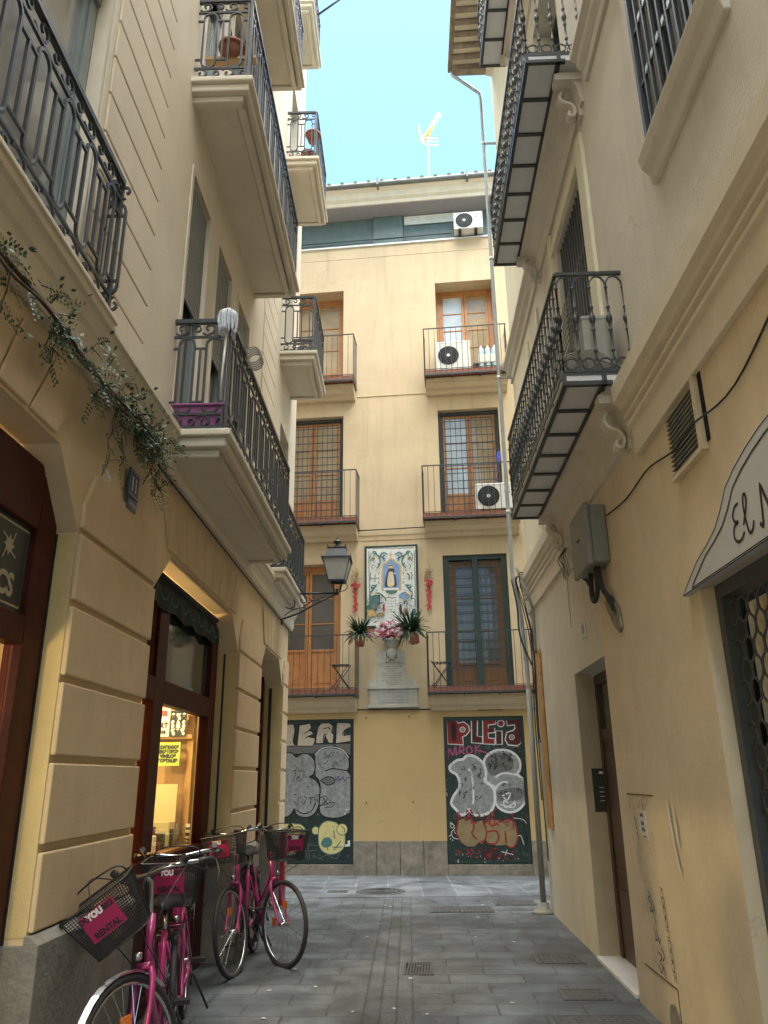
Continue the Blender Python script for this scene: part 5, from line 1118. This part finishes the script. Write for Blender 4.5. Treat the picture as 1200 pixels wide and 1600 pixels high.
def script(lines,w): 
    for k,p in enumerate(lines): m.ribbon(smooth(p,k=5),w,.0596+.0002*k)
script([[(3.52,2.84),(3.565,2.835),(3.60,2.80),(3.585,2.765),(3.55,2.755),(3.60,2.745),(3.62,2.70),(3.59,2.665),(3.54,2.665),(3.50,2.69)],
        [(3.50,2.72),(3.44,2.80),(3.43,2.85),(3.455,2.855),(3.47,2.80),(3.46,2.70),(3.44,2.665),(3.41,2.675),(3.385,2.71)]],.017)
script([[(3.33,2.68),(3.32,2.665),(3.30,2.67),(3.27,2.85)],[(3.27,2.85),(3.20,2.67)],[(3.20,2.67),(3.16,2.85),(3.14,2.87),(3.12,2.86)]],.020)
put_text(m,'ou',3.10,2.72,.0596,.2,-1,.8,.004,.3,align='LEFT'); m.build('lettering','ink_black',o)
# sticker + tags on the right wall (paint on the wall: one drawing)
o=thing('poster','torn white paper sticker with black lettering pasted on the right wall near the door','poster',FR((5.97,.02,1.15)))
m=MB(FR); m.prism([(6.09,1.355),(5.90,1.35),(5.885,1.25),(5.88,1.16),(6.03,1.165),(6.085,1.20)],.0185,.0215); m.build('paper','paper_white',o)
m=MB(FR); put_text(m,'MALE',5.99,1.32,.022,.032,-1,1,.002); put_text(m,'BON',5.98,1.265,.022,.036,-1,1,.002); put_text(m,'MALA',5.97,1.225,.022,.036,-1,1,.002); m.box(5.9,6.0,.022,.0222,1.175,1.182); m.build('lettering','ink_black',o)
MA4=['ink_black','ink_teal','ink_grey','paper_white','wood_dark','stone_grey']
D=Draw(FR,lambda p:p,.0188,MA4)
z=1.23; 
for k in range(8): D.line('ink_black',[(5.78-.006*k,1.22-k*.035),(5.775-.006*k,1.20-k*.035)],.008,sm=False)
zz=.90
for k,ch in enumerate(('K','O','O','O','B','O','O','K','-','T')):
    pass
for k in range(9):
    c_=(5.70-.012*k,.86-k*.062)
    if k in (0,8): D.many('ink_black',[[(c_[0]+.03,c_[1]+.02),(c_[0]-.03,c_[1]+.01)],[(c_[0],c_[1]+.015),(c_[0]+.02,c_[1]-.02)],[(c_[0],c_[1]+.015),(c_[0]-.03,c_[1]-.02)]],.008,False)
    elif k in (4,): D.many('ink_black',[[(c_[0]+.03,c_[1]+.02),(c_[0]-.03,c_[1]+.02),(c_[0]-.03,c_[1]-.02),(c_[0]+.03,c_[1]-.02)]],.008,False)
    else: D.line('ink_black',circ(c_,.028,9),.008,True)
D.many('ink_teal',[[(6.02,.83),(5.97,.80),(6.03,.77),(5.96,.74),(6.0,.70),(5.94,.70)],[(5.95,.78),(5.90,.73),(5.96,.70)],[(5.93,.70),(5.90,.62)]],.012)
D.many('ink_black',[[(5.98,.60),(5.93,.56),(5.95,.52),(5.90,.54)],[(5.90,.60),(5.86,.52),(5.83,.56)],[(5.93,.46),(5.84,.44),(5.90,.40),(5.82,.38)],[(5.84,.50),(5.78,.46),(5.83,.42)],[(5.95,.38),(5.88,.34),(5.84,.38),(5.80,.32)],[(6.17,1.30),(6.12,1.27),(6.15,1.24),(6.11,1.22)],[(6.15,1.20),(6.10,1.17),(6.12,1.14)]],.011)
D.scrib('ink_grey',(5.95,.35,6.2,1.1),18,.004,.09,3); D.scrib('ink_grey',(5.75,1.38,6.3,1.45),12,.006,.05,4)
D.area('paper_white',[(5.33,1.42),(5.29,1.42),(5.27,1.25),(5.23,1.10),(5.20,1.02),(5.24,1.04),(5.28,1.16),(5.31,1.30)]); D.area('paper_white',[(5.22,1.40),(5.19,1.38),(5.17,1.2),(5.20,1.18)])
D.area('stone_grey',[(5.78,.16),(5.70,.20),(5.62,.12),(5.60,.02),(5.70,.0),(5.80,.04)]); D.area('stone_grey',[(5.50,.14),(5.42,.15),(5.36,.05),(5.40,.0),(5.5,.0)])
D.build('wall_scrawls',RB)
# left house number plate and cable, hook
o=thing('house_number','small blue house number plate reading 11 on the left wall under the vine','sign',FL((4.55,.01,3.25)))
m=MB(FL); m.box(4.46,4.64,0,.012,3.28,3.46); m.box(4.47,4.63,0,.011,3.20,3.27); m.build('plate','sign_blue',o,bevel=.003)
m=MB(FL); put_text(m,'11',4.55,3.365,.0135,.13,1,.9,.004); m.ribbon([(4.475,3.295),(4.625,3.295),(4.625,3.445),(4.475,3.445)],.005,.0135,True); put_text(m,'TAPINERIA',4.55,3.235,.0125,.035,1,.8); m.build('number','ink_white',o)
m=MB(FL); m.tube(smooth([(4.9,.03,3.655),(6.2,.02,3.66),(8,.025,3.65),(9.8,.02,3.66),(11.5,.03,3.65)],k=6),.008,5); tag(m.build('cable','cable_black'),'thin dark cable pinned along the left wall just under the string course','cable')
# facade cable, black box, drilled fixings
m=MB(FF); m.tube(smooth([(-2.4,.04,2.78),(-.6,.04,2.775),(0,.05,2.775),(.6,.05,2.76),(1.3,.04,2.76),(2.9,.05,2.74)],k=6),.014,6); tag(m.build('cable','cable_black'),'thick black cable running across the end facade above the shutters','cable')
m=MB(FF); m.box(1.66,2.12,.03,.10,2.72,2.80); tag(m.build('cable_sleeve','cable_black',bevel=.02),'long black splice sleeve on the facade cable over the right shutter','cable box')
m=MB(FF)
for u,z in ((-.37,2.63),(.42,2.64),(-.37,1.17),(.46,1.18)): m.disc((u,.0,z),.014,8,t=.012)
m.build('fixing','hole_black',FB)
m=MB(FF); m.tube([(-.55,.05,6.22),(.8,.05,6.24)],.012,5); tag(m.build('cable','cable_black'),'dark cable stretched between the second floor balconies of the end facade','cable')
# ======================= PAVEMENT FITTINGS =======================
def cover(name,lab,cat,cx,cy,wx,wy,rot=0,slots=0,grp=None,frame_m='cover_metal',kind='bars'):
    o=lthing(name,lab,cat,(cx,cy,.0),(0,0,R(rot)),grp); m=MB(); z=.009
    m.box(-wx/2,wx/2,-wy/2,-wy/2+.02,.0,z); m.box(-wx/2,wx/2,wy/2-.02,wy/2,.0,z); m.box(-wx/2,-wx/2+.02,-wy/2+.02,wy/2-.02,0,z); m.box(wx/2-.02,wx/2,-wy/2+.02,wy/2-.02,0,z)
    if kind=='bars':
        n=slots
        for k in range(n): x=-wx/2+.02+(wx-.04)*(k+.5)/n; m.add([(x-.010,-wy/2+.02,z-.001),(x+.006,-wy/2+.02,z-.001),(x+.022,wy/2-.02,z-.001),(x+.006,wy/2-.02,z-.001)],[(0,1,2,3)])
    else:
        nx=int(wx/.05); ny=int(wy/.05)
        for i in range(nx):
            for j in range(ny): x=-wx/2+.03+(wx-.06)*(i+.5)/nx; y=-wy/2+.03+(wy-.06)*(j+.5)/ny; m.box(x-.016,x+.016,y-.016,y+.016,.0045,z)
    m.build('frame',frame_m,o)
    m=MB(); m.quad((-wx/2+.01,-wy/2+.01,.0055),(wx/2-.01,-wy/2+.01,.0055),(wx/2-.01,wy/2-.01,.0055),(-wx/2+.01,wy/2-.01,.0055)); m.build('well','hole_black' if kind=='bars' else 'cover_metal',o)
cover('drain_grate','iron drain grate with slanting slots in the middle of the alley','drain',.26,7.70,.26,.46,-2,9)
o=lthing('manhole_cover','round iron manhole cover in the far cross street','manhole cover',(-.11,12.55,.004)); m=MB(); m.lathe((0,0,0),[(.36,0),(.36,.006),(.33,.008),(.31,.006),(0,.006)],32)
for k in range(4): m.tube([(.07*(k+1)*math.cos(a),.07*(k+1)*math.sin(a),.008) for a in [2*PI*i/20 for i in range(20)]],.006,4,True)
m.build('lid','cover_metal',o)
g_='utility covers in the paving'
cover('utility_cover','long rectangular utility cover at the edge of the cross street','utility cover',.93,10.85,.80,.42,-2,0,g_,kind='studs')
cover('utility_cover','rectangular utility cover beside the foot of the downpipe','utility cover',1.68,11.35,.55,.40,-2,0,g_,kind='studs')
cover('utility_cover','studded iron utility cover outside the street door','utility cover',1.56,8.05,.44,.44,-2,0,g_,kind='studs')
cover('utility_cover','studded iron utility cover in front of the hatch on the right wall','utility cover',1.50,6.80,.36,.32,-2,0,g_,kind='studs')
cover('utility_cover','nearest studded iron utility cover at the bottom right of the paving','utility cover',1.45,6.12,.62,.26,-2,0,g_,kind='studs')
cover('utility_cover','small dark utility cover in the far cross street left of the manhole','utility cover',-.75,12.6,.30,.22,0,0,g_,kind='studs')
r=random.Random(4); m=MB()
for k in range(26): x,y=r.uniform(-1,1.5),r.uniform(5.2,11.5); s=r.uniform(.006,.018); a=r.uniform(0,3); m.prism([(x+s*math.cos(a+q*1.57)*(1+(q%2)*.5),y+s*math.sin(a+q*1.57)) for q in range(4)],.004,.008,2)
tag(m.build('litter','paper_white'),'tiny scraps of pale litter scattered over the dark paving','litter',kind='stuff')
# ======================= SHOP CONTENTS =======================
o=thing('cabinet','light wooden display cabinet standing behind the right half of the shop window','cabinet',FL((7.9,-.6,0)))
m=MB(FL); m.box(7.62,7.66,-.95,-.30,.1,2.32); m.box(7.56,7.62,-.36,-.30,.1,2.32); m.box(7.50,7.62,-.95,-.30,1.96,2.0); m.box(7.50,7.62,-.95,-.30,1.0,1.04); m.build('carcass','wood_light',o,bevel=.004)
def sheet(lab,mt,d0,d1,z0,z1,u=7.61,txt=None,ink='ink_black',nm='poster'):
    o=thing(nm,lab,'poster',FL((u,d0,z0)),'notices inside the shop window'); m=MB(FL); m.box(u-.006,u-.002,d0,d1,z0,z1); m.build('sheet',mt,o)
    if txt:
        fr2=lambda p: FL((u-.0075,d0+(p[0]),p[2])); m=MB(fr2)
        for t,dz,s in txt: v,f=text_mesh(t,1); w_=max(a for a,b in v)-min(a for a,b in v); put_text(m,t,(d1-d0)/2,z0+dz,0,s,1,min(1,(d1-d0)*.85/(w_*s)),.004)
        m.build('lettering',ink,o)
sheet('white poster with a red block behind the shop glass','paper_white',-.66,-.52,1.98,2.24,7.49,(('ART',.10,.07),('1910',.04,.04))); sheet('small red label on the white poster behind the shop glass','petal_red',-.62,-.55,2.17,2.22,7.482)
sheet('dark patterned print behind the shop glass','fabric_teal',-.51,-.36,1.98,2.22,7.49,(('* % *',.18,.08),('S & S',.11,.09),('% * %',.04,.08)),'ink_white')
sheet('bright green notice with rows of dark lettering behind the shop glass','paper_green',-.62,-.40,1.72,1.93,7.49,(('COMPRAMOS',.165,.04),('LIBROS Y DISCOS',.125,.04),('VINILOS',.085,.04),('POSTALES',.045,.04)))
sheet('large plain cream sheet low behind the shop glass','paper_cream',-.64,-.40,1.22,1.56,7.49)
sheet('small white opening hours card at the lower right of the shop window','paper_white',-.30,-.262,1.03,1.22,7.50,(('HORARI',.15,.02),('TANCAT',.10,.028),('10 - 14',.06,.02),('17 - 20',.03,.02)))
r=random.Random(9)
for k,(cn,c_) in enumerate((('cream','paper_cream'),('teal','ink_teal'),('orange','wood_orange'),('white','paper_white'),('dark red','ink_darkred'),('dark brown','wood_dark'),('green','leaf_mid'),('pale cream','paper_cream'),('black','board_black'),('blue green','ink_teal'),('tan','ink_tan'),('grey','ink_grey'))):
    u=6.32+k*.105; h=r.uniform(.12,.24); m=MB(FL); d0=-.32-r.uniform(0,.06)
    if k%3: m.box(u,u+.045,d0-.17,d0,1.05,1.05+h); pos='upright'
    else:
        for q in range(3): m.box(u,u+.09,d0-.2+.01*q,d0,1.05+q*.042,1.05+q*.042+.038)
        pos='stack'
    tag(m.build('book',c_,bevel=.002),'%s book %s on the window shelf, number %d after the middle post'%(cn,pos,k+1),'book','books on the window shelf')
m=MB(FL); m.box(5.2,7.6,-.75,-.26,1.0,1.045); m.build('window_shelf','wood_light',LB)
for k,(u,z,s_,c_) in enumerate(((5.55,1.98,.11,'ink_grey'),(5.6,1.55,.14,'ink_teal'))):
    o=thing('hanging_display',('round grey framed disc hanging behind the left pane of the shop window','long blue grey garment hanging behind the left pane of the shop window')[k],'display',FL((u,-.4,z))); m=MB(FL)
    if k==0: m.disc((u,-.40,z),s_,24,t=.02); m.tube([(u+s_*math.cos(a),-.38,z+s_*1.1*math.sin(a)) for a in [2*PI*i/24 for i in range(24)]],.010,5,True)
    else: m.lathe((u,-.42,1.15),[(.06,0),(.09,.12),(.07,.30),(.10,.45),(.07,.62),(.03,.66)],14)
    m.build('body',c_,o)
m=MB(FL); 
for z0 in (1.55,1.98,2.32): m.box(4.9,8.3,-2.94,-2.65,z0,z0+.03)
r=random.Random(1)
m.build('back_shelves','wood_light',LB)
# framed pictures in the near window
for k,(u0,u1,z0,z1) in enumerate(((3.40,3.72,1.62,2.02),(3.5,3.80,.78,1.2))):
    o=thing('picture',('framed pale picture leaning in the near shop window, upper shelf','framed pale picture leaning in the near shop window, lower shelf')[k],'picture',FL((u0,-.4,z0))); m=MB(FL); m.box(u0,u1,-.36,-.33,z0,z1); m.build('picture_frame','board_black',o,bevel=.004); m=MB(FL); m.box(u0+.02,u1-.02,-.329,-.326,z0+.02,z1-.02); m.build('print','paper_cream',o)
# lamps burning in the two shops
def shop_lamp(lab,u,d,z,e):
    o=thing('ceiling_lamp',lab,'lamp',FL((u,d,z)),'lit lamps inside the shops'); m=MB(FL); m.lathe((u,d,z),[(.02,.16),(.05,.12),(.09,.05),(.12,0),(.11,0),(.08,.05),(.04,.11)],16,cap=False); m.tube([(u,d,z+.15),(u,d,3.36)],.006,5); m.build('shade','board_black',o)
    m=MB(FL); m.lathe((u,d,z-.02),[(0,-.03),(.035,-.02),(.045,.01),(.03,.045),(.0,.05)],12,cap=False); m.build('bulb','lamp_glow',o)
    ld=bpy.data.lights.new('bulb_light','POINT'); ld.energy=e; ld.color=(1,.74,.36); ld.shadow_soft_size=.06; lo=bpy.data.objects.new('bulb_light',ld); COL.objects.link(lo); lo.location=FL((u,d,z-.08))-PT[o.name]; lo.parent=o
shop_lamp('lit pendant lamp inside the shop behind the middle window',6.9,-.85,2.66,20)
shop_lamp('lit pendant lamp deep inside the middle shop',6.0,-1.9,2.6,45)
shop_lamp('lit pendant lamp inside the near shop, beside its door frame',2.2,-.30,2.13,22)
# ======================= BICYCLES =======================
def wheel(mb_t,mb_r,mb_s,c,Rw=.345):
    n=36; pt=lambda r_,a:(c[0],c[1]+r_*math.cos(a),c[2]+r_*math.sin(a))
    mb_t.tube([pt(Rw,2*PI*i/n) for i in range(n)],.019,8,True)
    mb_r.tube([pt(Rw-.022,2*PI*i/n) for i in range(n)],.010,6,True)
    for k in range(28): a=2*PI*k/28; s=.028 if k%2 else -.028; mb_s.tube([(c[0]+s,c[1]+.02*math.cos(a+1.2),c[2]+.02*math.sin(a+1.2)),pt(Rw-.028,a)],.0013,3)
    mb_s.tube([(c[0]-.045,c[1],c[2]),(c[0]+.045,c[1],c[2])],.016,8)
def arc(c,r_,a0,a1,n=14): return [(c[0],c[1]+r_*math.cos(R(a0+(a1-a0)*i/n)),c[2]+r_*math.sin(R(a0+(a1-a0)*i/n))) for i in range(n+1)]
def bike(lab,hub,thf,thw,lean=3,bask=(0,0,0,0),fender='zinc'):
    phi=R(180-thf); h=Vector((-math.sin(phi),math.cos(phi),0)); o=lthing('bicycle',lab,'bicycle',Vector((hub[0],hub[1],0))-h*1.06,(0,R(lean),phi),'pink rental bicycles parked along the left wall')
    rh=(0,0,.345); fh=(0,1.06,.345); bb=(0,.44,.28)
    S=Matrix.Translation((0,.86,.7))@Matrix.Rotation(R(thf-thw),4,Vector((0,-.30,.95)).normalized())@Matrix.Translation((0,-.86,-.7))
    ST=lambda p: S@Vector(p)
    # static parts
    m=MB(); m.tube([bb,(0,.27,.66),(0,.24,.76)],[.019,.018,.018],10); m.tube([(0,.865,.62),(0,.79,.93)],.022,10)
    m.tube(smooth([(0,.855,.66),(0,.70,.50),(0,.52,.36),bb],k=5),.021,10); m.tube(smooth([(0,.83,.78),(0,.64,.60),(0,.45,.47),(0,.34,.45)],k=5),.015,10)
    for s in (-.05,.05): m.tube([(s*.6,.42,.28),(s,.0,.345)],.011,8); m.tube([(s*.4,.27,.70),(s,.0,.345)],.009,8)
    m.build('frame','bike_pink',o)
    m=MB(); m.tube([(0,.24,.74),(0,.20,.88)],.013,8); m.build('seat_post','chrome',o)
    m=MB(); 
    for k in range(9):
        t=k/8; m.v; 
    pr=[(.085,0),(.10,.03),(.095,.08),(.06,.14),(.028,.20),(.022,.25),(.018,.275)]
    vs=[];fs=[]; y0=.10
    for i,(w_,y) in enumerate(pr):
        for q in range(9): a=PI*q/8; vs.append((w_*math.cos(a),y0+y,.885+.055*math.sin(a)*(1-.35*i/6)+(.012 if i==0 else 0)))
    for i in range(len(pr)-1):
        for q in range(8): fs.append((i*9+q,i*9+q+1,(i+1)*9+q+1,(i+1)*9+q))
    fs+= [tuple(range(9)),tuple(range((len(pr)-1)*9,len(pr)*9))]+[tuple([i*9 for i in range(len(pr))]+[i*9+8 for i in reversed(range(len(pr)))])]
    m.smooth=True; m.add(vs,fs); m.build('saddle','black_plastic',o)
    a,b,c=MB(),MB(),MB(); wheel(a,b,c,rh); W_=a.build('rear_wheel','rubber',o); b.build('rim','chrome',W_); c.build('spokes','chrome',W_,merge=False)
    m=MB()
    for s in (-.018,-.006,.006,.018): m.tube([(p[0]+s,p[1],p[2]-abs(s)*.25) for p in arc(rh,.378,30,190)],.007,4)
    m.build('mudguard','black_plastic',o)
    m=MB(); m.tube([(.03,.44,.28),(.07,.44,.28)],.05,14); m.lathe((0,0,0),[(0,0)],3) if False else None
    m.tube([(.055+0*1,.44+.09*math.cos(x),.28+.09*math.sin(x)) for x in [2*PI*i/24 for i in range(24)]],.006,5,True)
    for s,a_ in ((.075,-50),(-.075,130)): e=(s,.44+.165*math.cos(R(a_)),.28+.165*math.sin(R(a_))); m.tube([(s,.44,.28),e],.010,6); q=s/abs(s); m.box(e[0] if q>0 else e[0]-.09,e[0]+.09 if q>0 else e[0],e[1]-.035,e[1]+.035,e[2]-.012,e[2]+.012)
    m.tube([(.055,.44,.37),(.05,.0,.385)],.005,4); m.tube([(.055,.44,.19),(.05,.0,.305)],.005,4); m.build('crankset','black_plastic',o)
    m=MB(); m.tube(smooth([(.066,.50,.335),(.066,.30,.37),(.062,.0,.40)],k=3),.022,6); m.build('chain_guard','black_plastic',o)
    m=MB(); m.tube([(.03+.07*math.cos(a),.14+.02*math.sin(a),.66+.11*math.sin(a)) for a in [2*PI*i/18 for i in range(18)]],.011,6,True); m.build('lock','cable_black',o)
    m=MB(); m.tube([(-.04,.06,.33),(-.17,-.02,.02)],.009,6); m.build('kickstand','black_plastic',o)
    m=MB(); 
    for s in (-.06,.06): m.tube([(s,.22,.70),(s,-.28,.73)],.006,5); m.tube([(s,-.22,.73),(s*.9,0,.36)],.005,5)
    for k in range(4): m.tube([(-.06,.12-.12*k,.715+.004*k),(.06,.12-.12*k,.715+.004*k)],.005,5)
    m.build('rack','black_plastic',o)
    m=MB(); m.box(-.035,.035,-.30,-.28,.66,.70); m.build('reflector','ink_red',o)
    # steering parts
    a,b,c=MB(ST),MB(ST),MB(ST); wheel(a,b,c,fh); W_=a.build('front_wheel','rubber',o); b.build('rim','chrome',W_); c.build('spokes','chrome',W_,merge=False)
    m=MB(ST); m.box(-.006,.006,1.06-.035,1.06+.035,.345+.13,.345+.19); m.box(-.006,.006,1.06-.19,1.06-.13,.31,.38); m.build('reflector','reflector_orange',W_,bevel=.003)
    m=MB(ST)
    for s in (-.052,.052): m.tube(smooth([(s*.5,.875,.70),(s,.90,.64),(s,.96,.50),(s,1.06,.345)],k=5),[.015]*8+[.012]*8,8)
    m.tube([(-.04,.885,.705),(.04,.885,.705)],.018,8); m.build('fork','bike_pink',o)
    m=MB(ST)
    for s in (-.016,-.005,.005,.016): m.tube([(p[0]+s,p[1],p[2]-abs(s)*.25) for p in arc(fh,.376,18 if fender=='chrome' else 75,140)],.006,4)
    if fender=='chrome': m.tube([(-.03,1.42,.45),(-.05,1.06,.345)],.003,4); m.tube([(.03,1.42,.45),(.05,1.06,.345)],.003,4); m.build('mudguard',fender,o)
    m=MB(ST); m.tube([(0,.80,.90),(0,.76,1.08),(0,.80,1.12)],.013,8); m.tube(smooth([(-.28,.60,1.12),(-.26,.70,1.13),(-.17,.80,1.14),(0,.82,1.12),(.17,.80,1.14),(.26,.70,1.13),(.28,.60,1.12)],k=5),.011,8); HB=m.build('handlebar','chrome',o)
    m=MB(ST)
    for s in (-1,1): m.tube([(s*.283,.585,1.118),(s*.265,.69,1.128)],.017,8); m.tube([(s*.24,.73,1.12),(s*.25,.64,1.08),(s*.26,.60,1.075)],.006,5); m.tube([(s*.235,.75,1.15),(s*.235,.78,1.17)],.02,8); m.nxt()
    m.build_each('grip','black_plastic',HB)
    m=MB(ST)
    m.tube(smooth([(.24,.75,1.13),(.22,.98,1.16),(.10,1.05,.95),(.03,.95,.74),(.03,.92,.68)],k=5),.0035,5); m.tube(smooth([(-.24,.75,1.13),(-.20,1.02,1.14),(-.12,1.02,.90),(-.04,.85,.72),(0,.7,.52)],k=5),.0035,5); m.tube(smooth([(-.23,.75,1.12),(-.26,.98,1.0),(-.16,1.0,.82),(-.02,.80,.70)],k=5),.0035,5)
    m.build('cables','black_plastic',HB)
    m=MB(ST); m.lathe((0,.925,.76),[(0,-.02),(.02,-.015),(.022,.015),(.0,.02)],12); m.build('headlight','chrome',o)
    # basket
    bx,by,bz,ox=bask; Bm=S@Matrix.Translation((ox,.93,.98))@Matrix.Rotation(R(bz),4,'Z')@Matrix.Rotation(R(by),4,'Y')@Matrix.Rotation(R(bx),4,'X')
    BT=lambda p: Bm@Vector(p)
    def ring(t): # t 0 bottom..1 top
        w_=.135+.045*t; f=.24+.035*t; z=-.10+.25*t; b_=0.0; r_=.04; pts=[]
        for cx,cy,a0 in ((w_-r_,f-r_,0),(-(w_-r_),f-r_,90),(-(w_-r_),b_+r_,180),(w_-r_,b_+r_,270)): pts+=[(cx+r_*math.cos(R(a0+q*30)),cy+r_*math.sin(R(a0+q*30)),z) for q in range(4)]
        return pts
    def resamp(P,n):
        P=P+[P[0]]; L=[0]; 
        for i in range(1,len(P)): L.append(L[-1]+math.dist(P[i],P[i-1]))
        out_=[];j=0
        for k in range(n):
            s=L[-1]*k/n
            while L[j+1]<s: j+=1
            q=(s-L[j])/(L[j+1]-L[j]); out_.append(tuple(P[j][i]+(P[j+1][i]-P[j][i])*q for i in range(3)))
        return out_
    m=MB(BT); m.tube(ring(1),.0075,5,True); m.tube(ring(0),.005,5,True); top,bot=resamp(ring(1),84),resamp(ring(0),84)
    for a_,b_ in zip(bot,top): m.tube([a_,b_],.0022,3,cap=False)
    for k in range(1,19): m.tube(ring(k/19),.0020,3,True)
    for k in range(15): y=.01+.22*k/14; m.tube([(-.13,y,-.10),(.13,y,-.10)],.002,3,cap=False)
    for k in range(15): x=-.13+.26*k/14; m.tube([(x,0,-.10),(x,.24,-.10)],.002,3,cap=False)
    for x in (-.06,.06): m.tube([(x,.0,-.02),(x*.5,-.09,-.03)],.006,5)
    m.tube(smooth([(-.15,.02,.15),(-.12,.03,.20),(0,.04,.215),(.12,.03,.20),(.15,.02,.15)],k=4),.005,5)
    BK=m.build('basket','black_plastic',o,merge=False)
    # sign plate on the front of the basket
    def fp(u,z): t=(z+.10)/.25; return (u,.243+.035*t,z)
    FB_=lambda p: Bm@Vector(fp(p[0],p[2]))+(Bm.to_3x3()@Vector((0,1,0)))*p[1]
    m=MB(FB_); x0,x1=(-.09,.09); m.add([(x,d,z) for x in (x0,x1) for d in (.006,.010) for z in (-.02,.12)],[(0,1,3,2),(4,6,7,5),(0,4,5,1),(2,3,7,6),(0,2,6,4),(1,5,7,3)]); SG=m.build('sign','sign_magenta',BK)
    m=MB(FB_); put_text(m,'DO',.068,.098,.0112,.038,-1,.85,.002); put_text(m,'BIKE',-.055,.098,.0112,.037,-1,.8,.002); put_text(m,'RENTAL',0,.004,.0112,.042,-1,.9,.002); m.build('lettering','ink_black',SG)
    m=MB(FB_); put_text(m,'YOU',.014,.098,.0112,.042,-1,.9,.003); m.build('lettering','ink_white',SG)
    return o
bike('nearest pink rental bicycle with a steel mudguard and a tilted black mesh basket',(-1.17,4.28),-8,24,3,(-10,24,26,.09),'chrome')
bike('second pink rental bicycle, behind the nearest one, its front basket sign square to the alley',(-1.30,5.35),-10,-14,3,(-4,0,-10,0))
bike('third pink rental bicycle, close to the far pier, its front wheel towards the camera',(-1.33,7.50),0,12,4)
bike('last pink rental bicycle, its front wheel turned out into the alley, by the far pier',(-.95,7.84),-27,-42,4)
# fire hydrant sign / red box by the far pier
m=MB(FL); m.box(11.0,11.12,.03,.09,.05,.95); o=tag(m.build('red_post','ink_red',bevel=.01),'narrow dark red upright box standing by the far left pier behind the bicycles','post')
